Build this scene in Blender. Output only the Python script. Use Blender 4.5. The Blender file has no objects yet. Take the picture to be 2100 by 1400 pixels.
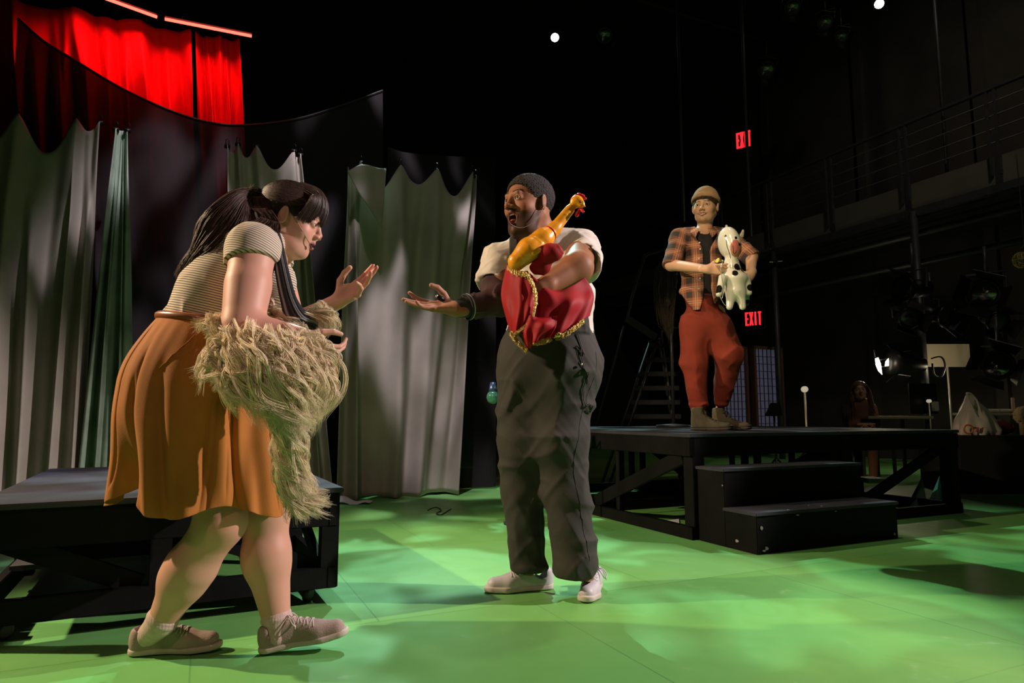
import bpy, bmesh, math, random
import numpy as np
from mathutils import Vector, Matrix

C = bpy.context.scene
COL = C.collection
random.seed(7)
# ---------------------------------------------------------------- camera
FPX = 1350.0; PITCH = math.atan(150 / FPX); EYE = 0.74
cam = bpy.data.objects.new('camera', bpy.data.cameras.new('camera')); COL.objects.link(cam)
cam.location = (0, 0, EYE); cam.rotation_euler = (math.pi / 2 + PITCH, 0, 0)
cam.data.sensor_width = 36; cam.data.lens = FPX / 2100 * 36; cam.data.clip_end = 60
C.camera = cam
# ---------------------------------------------------------------- world and exposure
w = bpy.data.worlds.new('world'); C.world = w; w.use_nodes = True
w.node_tree.nodes['Background'].inputs[0].default_value = (0.5, 0.55, 0.7, 1)
w.node_tree.nodes['Background'].inputs[1].default_value = 0.004
C.view_settings.view_transform = 'Standard'; C.view_settings.look = 'None'
C.view_settings.exposure = 0.0; C.view_settings.gamma = 1.0
C.view_settings.use_curve_mapping = False

# ---------------------------------------------------------------- placing points
A3 = lambda *a: np.array(a, float)
TH = math.radians(25); CU, SU = math.cos(TH), math.sin(TH)
def ray(px, py):
    r = (px - 1050) / FPX; u = (700 - py) / FPX
    return A3(r, math.cos(PITCH) - u * math.sin(PITCH), math.sin(PITCH) + u * math.cos(PITCH))
EP = A3(0, 0, EYE)
def at(px, py, Y): d = ray(px, py); return EP + d * (Y / d[1])
def onz(px, py, z): d = ray(px, py); return EP + d * ((z - EYE) / d[2])
def onv(px, py, v): d = ray(px, py); return EP + d * (v / (-SU * d[0] + CU * d[1]))
def onu(px, py, u): d = ray(px, py); return EP + d * (u / (CU * d[0] + SU * d[1]))
def uv(u, v, z=0.0): return A3(u * CU - v * SU, u * SU + v * CU, z)

def spot(name, loc, aim, power, color, size=40, blend=.5, radius=.08, gobo=None):
    l = bpy.data.lights.new(name, 'SPOT'); l.energy = power; l.color = color
    l.spot_size = math.radians(size); l.spot_blend = blend; l.shadow_soft_size = radius
    o = bpy.data.objects.new(name, l); COL.objects.link(o); o.location = loc
    o.rotation_euler = (Vector(aim) - Vector(loc)).to_track_quat('-Z', 'Y').to_euler()
    if gobo:            # a breakup-pattern slide in the lamp's gate: the beam itself is broken up
        scale, lo, hi, dark = gobo
        l.use_nodes = True; nt = l.node_tree; em = nt.nodes['Emission']
        tc = nt.nodes.new('ShaderNodeTexCoord'); sp = nt.nodes.new('ShaderNodeSeparateXYZ')
        nt.links.new(tc.outputs['Normal'], sp.inputs[0])
        dx = nt.nodes.new('ShaderNodeMath'); dx.operation = 'DIVIDE'
        dy = nt.nodes.new('ShaderNodeMath'); dy.operation = 'DIVIDE'
        nt.links.new(sp.outputs[0], dx.inputs[0]); nt.links.new(sp.outputs[2], dx.inputs[1])
        nt.links.new(sp.outputs[1], dy.inputs[0]); nt.links.new(sp.outputs[2], dy.inputs[1])
        cb = nt.nodes.new('ShaderNodeCombineXYZ'); nt.links.new(dx.outputs[0], cb.inputs[0]); nt.links.new(dy.outputs[0], cb.inputs[1])
        nz = nt.nodes.new('ShaderNodeTexNoise'); nz.inputs['Scale'].default_value = scale
        nz.inputs['Detail'].default_value = 1.5; nz.inputs['Distortion'].default_value = .8
        nt.links.new(cb.outputs[0], nz.inputs['Vector'])
        mr = nt.nodes.new('ShaderNodeMapRange'); mr.interpolation_type = 'SMOOTHSTEP'
        for i, v in zip((1, 2, 3, 4), (lo, hi, dark, 1.0)): mr.inputs[i].default_value = v
        nt.links.new(nz.outputs[0], mr.inputs[0]); nt.links.new(mr.outputs[0], em.inputs['Strength'])
    return o

# ---------------------------------------------------------------- stage lighting
spot('warm_side_light', (-4.8, 2.2, 3.4), (0, 2.6, .85), 1350, (1.0, .74, .48), 50, .4, .05)
spot('rose_side_light', (4.8, 2.6, 3.3), (0, 2.4, .9), 1750, (1.0, .80, .80), 46, .4, .05)
spot('floor_wash_light', (1.3, 3.7, 8.8), (1.2, 2.8, 0), 600, (1.0, .96, .66), 50, .6, .2, (5.0, .34, .62, .16))
spot('cool_leaf_light', (-.6, 8.5, 6.5), (.7, 3.0, 0), 2000, (.55, .95, .86), 58, .6, .03, (15.0, .46, .58, .02))
spot('curtain_leaf_light', (-.7, 3.3, 7.4), tuple(uv(.9, 5.9, 1.9)), 2300, (1.0, .84, .98), 42, .5, .05, (9.0, .50, .66, .02))
spot('curtain_amber_light', (.2, 3.2, 6.8), tuple(uv(.9, 5.9, 1.3)), 30, (1.0, .82, .42), 46, .8, .15)
spot('lavender_leaf_light', (-2.4, 5.4, 6.3), (-1.6, 3.0, .45), 1000, (.66, .70, 1.0), 26, .5, .04, (16.0, .44, .60, .12))
spot('hall_fill_light', tuple(uv(6.0, 1.5, 7.6)), tuple(uv(10.5, 6.0, 3.0)), 220, (1.0, .86, .66), 85, .8, .2)  # added fill without a fixture, lifts the dark right wall and catwalk
spot('front_fill_light', (-1.2, -2.6, 4.4), (-.1, 2.5, .9), 150, (1.0, .60, .50), 46, .7, .3)
spot('boy_light', (-.5, .6, 3.9), tuple(at(1450, 600, 4.75)), 520, (1.0, .74, .44), 18, .4, .05)

# ---------------------------------------------------------------- materials
def rgb(h):
    h = h.lstrip('#'); c = [int(h[i:i + 2], 16) / 255 for i in (0, 2, 4)]
    return tuple(x / 12.92 if x <= .04045 else ((x + .055) / 1.055) ** 2.4 for x in c)
def mat(name, color=(.5, .5, .5), rough=.7, metal=0, vary=0.0, vscale=8, bump=0.0, bscale=60, sub=0, attr=None, emit=None, estr=1, spec=None, coat=0, alpha=None, trans=0, sheen=0):
    m = bpy.data.materials.new(name); m.use_nodes = True; nt = m.node_tree; b = nt.nodes['Principled BSDF']
    col = tuple(color)[:3] + (1,)
    b.inputs['Base Color'].default_value = col; b.inputs['Roughness'].default_value = rough; b.inputs['Metallic'].default_value = metal
    if spec is not None: b.inputs['Specular IOR Level'].default_value = spec
    if coat: b.inputs['Coat Weight'].default_value = coat
    if trans: b.inputs['Transmission Weight'].default_value = trans
    if sheen: b.inputs['Sheen Weight'].default_value = sheen
    if alpha is not None: b.inputs['Alpha'].default_value = alpha
    if sub: b.inputs['Subsurface Weight'].default_value = sub; b.inputs['Subsurface Radius'].default_value = (.012, .005, .003); b.inputs['Subsurface Scale'].default_value = 1
    if emit: b.inputs['Emission Color'].default_value = tuple(emit) + (1,); b.inputs['Emission Strength'].default_value = estr
    tc = nt.nodes.new('ShaderNodeTexCoord'); src = None
    if attr:
        a = nt.nodes.new('ShaderNodeAttribute'); a.attribute_name = attr; src = a.outputs['Color']
    if vary:
        n = nt.nodes.new('ShaderNodeTexNoise'); n.inputs['Scale'].default_value = vscale; n.inputs['Detail'].default_value = 4
        nt.links.new(tc.outputs['Object'], n.inputs['Vector'])
        mr = nt.nodes.new('ShaderNodeMapRange'); mr.inputs[1].default_value = .3; mr.inputs[2].default_value = .7
        mr.inputs[3].default_value = 1 - vary; mr.inputs[4].default_value = 1 + vary; nt.links.new(n.outputs[0], mr.inputs[0])
        mx = nt.nodes.new('ShaderNodeVectorMath'); mx.operation = 'SCALE'
        if src: nt.links.new(src, mx.inputs[0])
        else: mx.inputs[0].default_value = col[:3]
        nt.links.new(mr.outputs[0], mx.inputs['Scale']); src = mx.outputs[0]
    if src: nt.links.new(src, b.inputs['Base Color'])
    if bump:
        n = nt.nodes.new('ShaderNodeTexNoise'); n.inputs['Scale'].default_value = bscale; n.inputs['Detail'].default_value = 3
        nt.links.new(tc.outputs['Object'], n.inputs['Vector'])
        bp = nt.nodes.new('ShaderNodeBump'); bp.inputs['Strength'].default_value = min(1, bump); bp.inputs['Distance'].default_value = .004
        nt.links.new(n.outputs[0], bp.inputs['Height']); nt.links.new(bp.outputs[0], b.inputs['Normal'])
    return m
M = {}
def mm(key, *a, **k):
    if key not in M: M[key] = mat(key, *a, **k)
    return M[key]

# ---------------------------------------------------------------- objects
def tag(o, label=None, cat=None, group=None, kind=None):
    if label: o['label'] = label
    if cat: o['category'] = cat
    if group: o['group'] = group
    if kind: o['kind'] = kind
    return o
def thing(name, label, cat, loc=(0, 0, 0), group=None):
    o = bpy.data.objects.new(name, None); COL.objects.link(o); o.location = tuple(loc); o.empty_display_size = .1
    return tag(o, label, cat, group)
def mesh_obj(name, V, Fs, m, parent=None, smooth=True, col=None, fab=None):
    """V are world coordinates; parents are unrotated Empties."""
    me = bpy.data.meshes.new(name); V = np.asarray(V, float)
    off = np.array(parent_loc(parent))
    if isinstance(Fs, np.ndarray) and Fs.ndim == 2:
        n = len(Fs); k = Fs.shape[1]
        me.vertices.add(len(V)); me.vertices.foreach_set('co', (V - off).astype(np.float32).ravel())
        me.loops.add(n * k); me.loops.foreach_set('vertex_index', Fs.astype(np.int32).ravel())
        me.polygons.add(n); me.polygons.foreach_set('loop_start', np.arange(0, n * k, k, dtype=np.int32))
        me.polygons.foreach_set('loop_total', np.full(n, k, np.int32))
        me.update(calc_edges=True); me.validate()
    else:
        me.from_pydata([tuple(v) for v in (V - off)], [], [tuple(int(i) for i in f) for f in Fs]); me.update()
    if smooth: me.polygons.foreach_set('use_smooth', np.ones(len(me.polygons), bool))
    if col is not None:
        a = me.attributes.new('Col', 'FLOAT_COLOR', 'POINT'); c = np.ones((len(V), 4), np.float32); c[:, :3] = col; a.data.foreach_set('color', c.ravel())
    if fab is not None:
        a = me.attributes.new('Fab', 'FLOAT_VECTOR', 'POINT'); a.data.foreach_set('vector', np.asarray(fab, np.float32).ravel())
    if m: me.materials.append(m)
    o = bpy.data.objects.new(name, me); COL.objects.link(o)
    if parent: o.parent = parent
    return o
_loc = {}
def parent_loc(p):
    l = A3(0, 0, 0)
    while p is not None: l = l + np.array(p.location); p = p.parent
    return l
class MB:
    def __init__(s): s.V = []; s.F = []
    def add(s, V, F):
        n = len(s.V); s.V += [tuple(v) for v in V]; s.F += [tuple(i + n for i in f) for f in F]; return s
    def box(s, c, sz, ax=None, bev=0.0):
        """c centre, sz full sizes along the axes in ax (rows)."""
        ax = np.eye(3) if ax is None else np.array(ax, float); h = np.array(sz) / 2
        bm = bmesh.new(); bmesh.ops.create_cube(bm, size=1)
        for v in bm.verts: v.co = Vector((v.co.x * sz[0], v.co.y * sz[1], v.co.z * sz[2]))
        if bev: bmesh.ops.bevel(bm, geom=bm.edges[:] + bm.verts[:], offset=bev, segments=2, affect='EDGES')
        bm.verts.index_update()
        V = [np.array(c) + np.array(v.co) @ ax for v in bm.verts]; F = [[v.index for v in f.verts] for f in bm.faces]; bm.free()
        return s.add(V, F)
    def bar(s, a, b, w_, t_, up=(0, 0, 1), bev=.002):
        a = np.array(a, float); b = np.array(b, float); d = b - a; L = np.linalg.norm(d); d /= L
        x = np.cross(up, d); n = np.linalg.norm(x); x = x / n if n > 1e-6 else A3(1, 0, 0); y = np.cross(d, x)
        return s.box((a + b) / 2, (w_, t_, L), (x, y, d), bev)
    def tube(s, pts, r, n=8, cap=True):
        pts = np.array(pts, float); k = len(pts); r = np.broadcast_to(np.array(r, float), (k,))
        T = np.gradient(pts, axis=0); T /= np.linalg.norm(T, axis=1)[:, None] + 1e-12
        up = A3(0, 0, 1) if abs(T[0][2]) < .9 else A3(1, 0, 0); x = np.cross(up, T[0]); x /= np.linalg.norm(x)
        V = []
        for i in range(k):
            x = x - T[i] * np.dot(x, T[i]); x /= np.linalg.norm(x) + 1e-12; y = np.cross(T[i], x)
            for j in range(n):
                a = 2 * math.pi * j / n; V.append(pts[i] + r[i] * (math.cos(a) * x + math.sin(a) * y))
        F = [(i * n + j, i * n + (j + 1) % n, (i + 1) * n + (j + 1) % n, (i + 1) * n + j) for i in range(k - 1) for j in range(n)]
        if cap: F += [tuple(range(n))[::-1], tuple(range((k - 1) * n, k * n))]
        return s.add(V, F)
    def lathe(s, prof, c, axis=(0, 0, 1), n=24):
        ax = np.array(axis, float); ax /= np.linalg.norm(ax); x = np.cross(ax, (1, 0, 0) if abs(ax[0]) < .9 else (0, 1, 0)); x /= np.linalg.norm(x); y = np.cross(ax, x)
        V = [np.array(c) + ax * h + max(r, 1e-4) * (math.cos(2 * math.pi * j / n) * x + math.sin(2 * math.pi * j / n) * y) for h, r in prof for j in range(n)]
        k = len(prof)
        F = [(i * n + j, i * n + (j + 1) % n, (i + 1) * n + (j + 1) % n, (i + 1) * n + j) for i in range(k - 1) for j in range(n)]
        F += [tuple(range(n))[::-1], tuple(range((k - 1) * n, k * n))]
        return s.add(V, F)
    def prism(s, poly, nrm, t):
        P = [np.array(p, float) for p in poly]; nrm = np.array(nrm, float); k = len(P)
        V = [p - nrm * t / 2 for p in P] + [p + nrm * t / 2 for p in P]
        return s.add(V, [tuple(range(k))[::-1], tuple(range(k, 2 * k))] + [(i, (i + 1) % k, (i + 1) % k + k, i + k) for i in range(k)])
    def build(s, name, m, parent=None, smooth=False):
        o = mesh_obj(name, s.V, s.F, m, parent, smooth)
        if smooth:
            for p in o.data.polygons: p.use_smooth = len(p.vertices) <= 4
        return o
def grid_faces(nu, nv, wrap=False):
    i = np.arange(nu - 1)[:, None]; jn = nv if wrap else nv - 1; j = np.arange(jn)[None]; j2 = (j + 1) % nv
    return np.stack([(i * nv + j), (i * nv + j2), ((i + 1) * nv + j2), ((i + 1) * nv + j)], -1).reshape(-1, 4)
def solid(o, t, off=0.0):
    md = o.modifiers.new('solid', 'SOLIDIFY'); md.thickness = t; md.offset = off; return o
def interp(t, keys):
    """keys rows (t, values...) -> smooth interpolation"""
    K = np.array(keys, float); return np.stack([np.interp(t, K[:, 0], K[:, i]) for i in range(1, K.shape[1])], -1)
def crom(P, n):
    """Catmull-Rom through points P -> n samples"""
    P = np.array(P, float); k = len(P); t = np.linspace(0, k - 1 - 1e-6, n); i = t.astype(int); f = (t - i)[:, None]
    g = lambda j: P[np.clip(j, 0, k - 1)]
    a, b, c, d = g(i - 1), g(i), g(i + 1), g(i + 2)
    return .5 * (2 * b + (c - a) * f + (2 * a - 5 * b + 4 * c - d) * f ** 2 + (3 * b - a - 3 * c + d) * f ** 3)

# ---------------------------------------------------------------- distance fields -> one smooth mesh
def smin(a, b, k):
    if k <= 0: return np.minimum(a, b)
    h = np.maximum(k - np.abs(a - b), 0) / k; return np.minimum(a, b) - h * h * k * .25
def smax(a, b, k): return -smin(-a, -b, k)
def cone(a, b, ra, rb=None, flat=None):
    """rounded cone a-b; flat=(axis, ratio): thinner (ratio<1) or wider along axis"""
    a = np.array(a, float); b = np.array(b, float); rb = ra if rb is None else rb; ba = b - a; L2 = max(ba @ ba, 1e-12)
    if flat is not None: fx = np.array(flat[0], float); fx /= np.linalg.norm(fx); fr = flat[1]
    def f(P):
        pa = P - a; h = np.clip(pa @ ba / L2, 0, 1); q = pa - h[:, None] * ba
        if flat is not None: q = q + (q @ fx)[:, None] * fx * (1 / fr - 1)
        return (np.sqrt((q * q).sum(1)) - (ra + (rb - ra) * h)) * (min(1, fr) if flat is not None else 1)
    return f
def ell(c, r, R=None):
    c = np.array(c, float); r = np.array(r, float)
    def f(P):
        q = P - c
        if R is not None: q = q @ R
        k0 = np.sqrt(((q / r) ** 2).sum(1)); k1 = np.sqrt(((q / (r * r)) ** 2).sum(1)) + 1e-9
        return k0 * (k0 - 1) / k1
    return f
def ball(c, r):
    c = np.array(c, float); return lambda P: np.sqrt(((P - c) ** 2).sum(1)) - r
def half(p, n):
    p = np.array(p, float); n = np.array(n, float); n = n / np.linalg.norm(n); return lambda P: (P - p) @ n
def frame(fwd, up):
    """columns: forward, left, up (orthonormal)"""
    f = np.array(fwd, float); f /= np.linalg.norm(f); u = np.array(up, float); u = u - f * (u @ f); u /= np.linalg.norm(u)
    return np.stack([f, np.cross(u, f), u], 1)
def local(fn, O, R, s=1.0):
    O = np.array(O, float); return lambda P: fn(((P - O) @ R) / s) * s
class SDF:
    def __init__(s): s.ops = []
    def u(s, f, k=0.0): s.ops.append(('u', f, k)); return s
    def s_(s, f, k=0.0): s.ops.append(('s', f, k)); return s
    def i(s, f, k=0.0): s.ops.append(('i', f, k)); return s
    def n(s, f): s.ops.append(('n', f, 0)); return s
    def __call__(s, P):
        d = None
        for op, f, k in s.ops:
            e = f(P)
            if d is None: d = e
            elif op == 'u': d = smin(d, e, k)
            elif op == 's': d = smax(d, -e, k)
            elif op == 'i': d = smax(d, e, k)
            else: d = d + e
        return d
def ripple(seed, waves, warp=0.0, rng=None):
    """fold noise: waves = [(direction, wavelength, amplitude)]"""
    r = np.random.RandomState(seed); W = []
    for dr, wl, am in waves:
        dr = np.array(dr, float); dr /= np.linalg.norm(dr); W.append((dr * 2 * math.pi / wl, r.rand() * 6.28, am, r.randn(3) * 2 * math.pi / (wl * 3), r.rand() * 6.28))
    def f(P):
        d = 0
        for k, ph, am, k2, p2 in W:
            s = np.abs(np.sin(P @ k * .5 + ph + 1.1 * np.sin(P @ k2 + p2))); d = d - am * (1.7 * (1 - s) ** 1.7 - .45) * np.clip(.45 + .75 * np.sin(P @ k2 * 1.7 + p2 + 1), 0, 1)
        return d
    return f
def surf(f, lo, hi, h, c=6):
    """surface nets over [lo,hi] with cell h; returns V, F(quads)"""
    lo = np.array(lo, float); hi = np.array(hi, float)
    nb = np.ceil((hi - lo) / (h * c)).astype(int) + 1; N = nb * c
    ax = [lo[i] + (np.arange(nb[i]) * c + (c - 1) / 2) * h for i in range(3)]
    G = np.stack(np.meshgrid(*ax, indexing='ij'), -1).reshape(-1, 3)
    D0 = np.concatenate([f(G[i:i + 200000]) for i in range(0, len(G), 200000)])
    act = np.abs(D0) < h * c * 1.6
    D = np.repeat(np.repeat(np.repeat(np.where(D0.reshape(nb) > 0, 1, -1).astype(np.float32), c, 0), c, 1), c, 2)
    idx = np.argwhere(act.reshape(nb)) * c
    o = np.stack(np.meshgrid(*[np.arange(c)] * 3, indexing='ij'), -1).reshape(-1, 3)
    for i in range(0, len(idx), 1500):
        I = (idx[i:i + 1500, None] + o[None]).reshape(-1, 3)
        D[I[:, 0], I[:, 1], I[:, 2]] = f(lo + I * h)
    S = D < 0
    cnt = np.zeros(tuple(N - 1), np.int8)
    for dx in (0, 1):
        for dy in (0, 1):
            for dz in (0, 1): cnt += S[dx:N[0] - 1 + dx, dy:N[1] - 1 + dy, dz:N[2] - 1 + dz]
    cells = np.argwhere((cnt > 0) & (cnt < 8)); vid = -np.ones(tuple(N - 1), np.int32); vid[cells[:, 0], cells[:, 1], cells[:, 2]] = np.arange(len(cells))
    acc = np.zeros((len(cells), 3)); num = np.zeros(len(cells))
    cr = np.array([(x, y, z) for x in (0, 1) for y in (0, 1) for z in (0, 1)])
    val = np.stack([D[cells[:, 0] + a, cells[:, 1] + b, cells[:, 2] + e] for a, b, e in cr], 1)
    for a in range(8):
        for b in range(a + 1, 8):
            if np.abs(cr[a] - cr[b]).sum() != 1: continue
            m = (val[:, a] < 0) != (val[:, b] < 0); t = val[m, a] / (val[m, a] - val[m, b])
            acc[m] += cr[a] + t[:, None] * (cr[b] - cr[a]); num[m] += 1
    V = lo + (cells + acc / num[:, None]) * h
    Fs = []
    for d in range(3):
        e = [0, 0, 0]; e[d] = 1
        s0 = S[tuple(slice(0, N[i] - e[i]) for i in range(3))]; s1 = S[tuple(slice(e[i], N[i]) for i in range(3))]
        p, q = (d + 1) % 3, (d + 2) % 3
        for flip, cond in ((0, s0 & ~s1), (1, ~s0 & s1)):
            E = np.argwhere(cond); E = E[(E[:, p] > 0) & (E[:, q] > 0) & (E[:, p] < N[p] - 1) & (E[:, q] < N[q] - 1)]
            if not len(E): continue
            ep = np.zeros(3, int); ep[p] = 1; eq = np.zeros(3, int); eq[q] = 1
            g = lambda X: vid[X[:, 0], X[:, 1], X[:, 2]]
            quad = np.stack([g(E - ep - eq), g(E - eq), g(E), g(E - ep)], 1)
            Fs.append(quad[:, ::-1] if flip else quad)
    Fq = np.concatenate(Fs); Fq = Fq[(Fq >= 0).all(1)]
    # two steps towards the true surface smooth out the lattice
    return relax(V, Fq, 2), Fq
def relax(V, Fq, it):
    for _ in range(it):
        acc = np.zeros_like(V); n = np.zeros(len(V))
        for a, b in ((0, 1), (1, 2), (2, 3), (3, 0)):
            np.add.at(acc, Fq[:, a], V[Fq[:, b]]); np.add.at(n, Fq[:, a], 1)
            np.add.at(acc, Fq[:, b], V[Fq[:, a]]); np.add.at(n, Fq[:, b], 1)
        V = V * .4 + .6 * acc / np.maximum(n, 1)[:, None]
    return V
def edges_open(F):
    E = np.concatenate([F[:, [0, 1]], F[:, [1, 2]], F[:, [2, 3]], F[:, [3, 0]]]); E.sort(1)
    u, c = np.unique(E, axis=0, return_counts=True); return np.unique(u[c == 1])
def nearest(A, B, r):
    """for each A the nearest index in B within r, else -1 (hash grid)"""
    out = -np.ones(len(A), int)
    for i in range(0, len(A), 400):
        d = np.linalg.norm(A[i:i + 400, None] - B[None], axis=2); j = d.argmin(1); ok = d[np.arange(len(j)), j] < r; out[i:i + 400][ok] = j[ok]
    return out
def multi(f, boxes):
    """one mesh of the same field meshed box by box (fine at the face and hands), sewn together where boxes meet"""
    V = np.zeros((0, 3)); Fq = np.zeros((0, 4), int)
    for lo, hi, h in boxes:
        lo = np.array(lo, float); hi = np.array(hi, float)
        v, q = surf(f, lo - 3 * h, hi + 3 * h, h); c = v[q].mean(1); q = q[((c > lo) & (c < hi)).all(1)]
        use = np.unique(q); mp = -np.ones(len(v), int); mp[use] = np.arange(len(use)); v = v[use]; q = mp[q]
        if len(V):
            ob = edges_open(Fq); nb = edges_open(q)
            if len(ob) and len(nb):
                j = nearest(v[nb], V[ob], h * 1.7); idx = np.arange(len(v)) + len(V); idx[nb[j >= 0]] = ob[j[j >= 0]]; q = idx[q]
                q = q[np.array([len(set(r)) == 4 for r in q.tolist()])] if False else q
            else: q = q + len(V)
        V = np.concatenate([V, v]); Fq = np.concatenate([Fq, q])
    use = np.unique(Fq); mp = -np.ones(len(V), int); mp[use] = np.arange(len(use)); V = V[use]; Fq = mp[Fq]
    ok = (Fq[:, 0] != Fq[:, 1]) & (Fq[:, 1] != Fq[:, 2]) & (Fq[:, 2] != Fq[:, 3]) & (Fq[:, 3] != Fq[:, 0]) & (Fq[:, 0] != Fq[:, 2]) & (Fq[:, 1] != Fq[:, 3])
    bad = Fq[~ok]; tri = []
    for r in bad.tolist():
        u = []
        for k in r:
            if k not in u: u.append(k)
        if len(u) == 3: tri.append(u)
    F_ = Fq[ok].tolist() + tri if tri else Fq[ok]
    return V, F_
def bbox(pts, pad): P = np.array(pts); return P.min(0) - pad, P.max(0) + pad
def sst(x, a, b): t = np.clip((x - a) / (b - a), 0, 1); return t * t * (3 - 2 * t)
def strands(name, paths, r, m, parent=None, cols=None, n=3, tip=.3):
    """paths (S,K,3) thin tubes in one mesh"""
    P = np.asarray(paths, float); S, K, _ = P.shape
    T = np.gradient(P, axis=1); T /= np.linalg.norm(T, axis=2, keepdims=True) + 1e-9
    ref = np.zeros_like(T); ref[..., 1] = 1; ref[..., 0] = .37; x = np.cross(T, ref); x /= np.linalg.norm(x, axis=2, keepdims=True) + 1e-9; y = np.cross(T, x)
    rr = (np.broadcast_to(np.asarray(r, float).reshape(-1, 1), (S, 1)) * np.interp(np.linspace(0, 1, K), (0, .08, .6, 1), (.6, 1, 1, tip))[None])[..., None]
    V = np.stack([P + rr * (math.cos(a) * x + math.sin(a) * y) for a in [2 * math.pi * j / n for j in range(n)]], 2).reshape(-1, 3)
    F1 = grid_faces(K, n, True); Fq = (F1[None] + (np.arange(S) * K * n)[:, None, None]).reshape(-1, 4)
    c = None if cols is None else np.repeat(np.asarray(cols), K * n, 0)
    return mesh_obj(name, V, Fq, m, parent, True, c)
# ================================================================ the setting
def floor_mat():
    m = mat('painted_stage_floor', (.1, .35, .08), .42, vary=.0); nt = m.node_tree; b = nt.nodes['Principled BSDF']
    tc = nt.nodes.new('ShaderNodeTexCoord'); mp = nt.nodes.new('ShaderNodeMapping'); mp.inputs['Rotation'].default_value[2] = -TH
    nt.links.new(tc.outputs['Object'], mp.inputs[0])
    br = nt.nodes.new('ShaderNodeTexBrick'); br.inputs['Scale'].default_value = 1; br.offset = .5; br.inputs['Brick Width'].default_value = 1.22
    br.inputs['Row Height'].default_value = 1.22; br.inputs['Mortar Size'].default_value = .003
    br.inputs[1].default_value = (.115, .36, .085, 1); br.inputs[2].default_value = (.14, .41, .12, 1); br.inputs[3].default_value = (.08, .26, .07, 1)
    nt.links.new(mp.outputs[0], br.inputs[0])
    n = nt.nodes.new('ShaderNodeTexNoise'); n.inputs['Scale'].default_value = 1.1; n.inputs['Detail'].default_value = 5; nt.links.new(mp.outputs[0], n.inputs[0])
    mx = nt.nodes.new('ShaderNodeMix'); mx.data_type = 'RGBA'; mx.inputs[7].default_value = (.20, .43, .085, 1)
    mr = nt.nodes.new('ShaderNodeMapRange'); mr.inputs[1].default_value = .42; mr.inputs[2].default_value = .7; mr.inputs[4].default_value = .55
    nt.links.new(n.outputs[0], mr.inputs[0]); nt.links.new(mr.outputs[0], mx.inputs[0]); nt.links.new(br.outputs[0], mx.inputs[6])
    # scuffs
    n2 = nt.nodes.new('ShaderNodeTexNoise'); n2.inputs['Scale'].default_value = 5; n2.inputs['Detail'].default_value = 8; n2.inputs['Distortion'].default_value = 2; nt.links.new(mp.outputs[0], n2.inputs[0])
    r2 = nt.nodes.new('ShaderNodeMapRange'); r2.inputs[1].default_value = .66; r2.inputs[2].default_value = .74; r2.inputs[4].default_value = .25; nt.links.new(n2.outputs[0], r2.inputs[0])
    m2 = nt.nodes.new('ShaderNodeMix'); m2.data_type = 'RGBA'; m2.inputs[7].default_value = (.35, .5, .3, 1)
    nt.links.new(r2.outputs[0], m2.inputs[0]); nt.links.new(mx.outputs[2], m2.inputs[6]); nt.links.new(m2.outputs[2], b.inputs['Base Color'])
    r3 = nt.nodes.new('ShaderNodeMapRange'); r3.inputs[3].default_value = .34; r3.inputs[4].default_value = .6; nt.links.new(n2.outputs[0], r3.inputs[0]); nt.links.new(r3.outputs[0], b.inputs['Roughness'])
    return m
UV_AX = (A3(CU, SU, 0), A3(-SU, CU, 0), A3(0, 0, 1))
def ubox(mb, u0, u1, v0, v1, z0, z1, bev=0.0):
    return mb.box(uv((u0 + u1) / 2, (v0 + v1) / 2, (z0 + z1) / 2), (u1 - u0, v1 - v0, z1 - z0), UV_AX, bev)
black = mm('black_wall_paint', (.010, .010, .011), .8, vary=.3, vscale=2)
brownwall = mm('dark_block_wall', (.035, .031, .026), .85, vary=.35, vscale=1.5, bump=.4, bscale=20)
f = MB(); ubox(f, -9, 12, -6, 14.2, -.1, 0).build('floor', floor_mat())['kind'] = 'structure'
ubox(MB(), -9, 12, 14, 14.2, 0, 9).build('wall_back', black)['kind'] = 'structure'
ubox(MB(), 10.6, 10.8, -6, 14, 0, 9).build('wall_right', brownwall)['kind'] = 'structure'
ubox(MB(), -7.2, -7, -6, 14, 0, 9).build('wall_left', black)['kind'] = 'structure'
ubox(MB(), -9, 12, -6, 14.2, 9, 9.1).build('ceiling', black)['kind'] = 'structure'
# expansion joints / pilasters on the right wall
mb = MB()
for v_ in (2.2, 3.9, 5.6, 7.6, 9.8): ubox(mb, 10.5, 10.62, v_, v_ + .16, 0, 8.9)
mb.build('trim_1', brownwall)['kind'] = 'structure'

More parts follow.
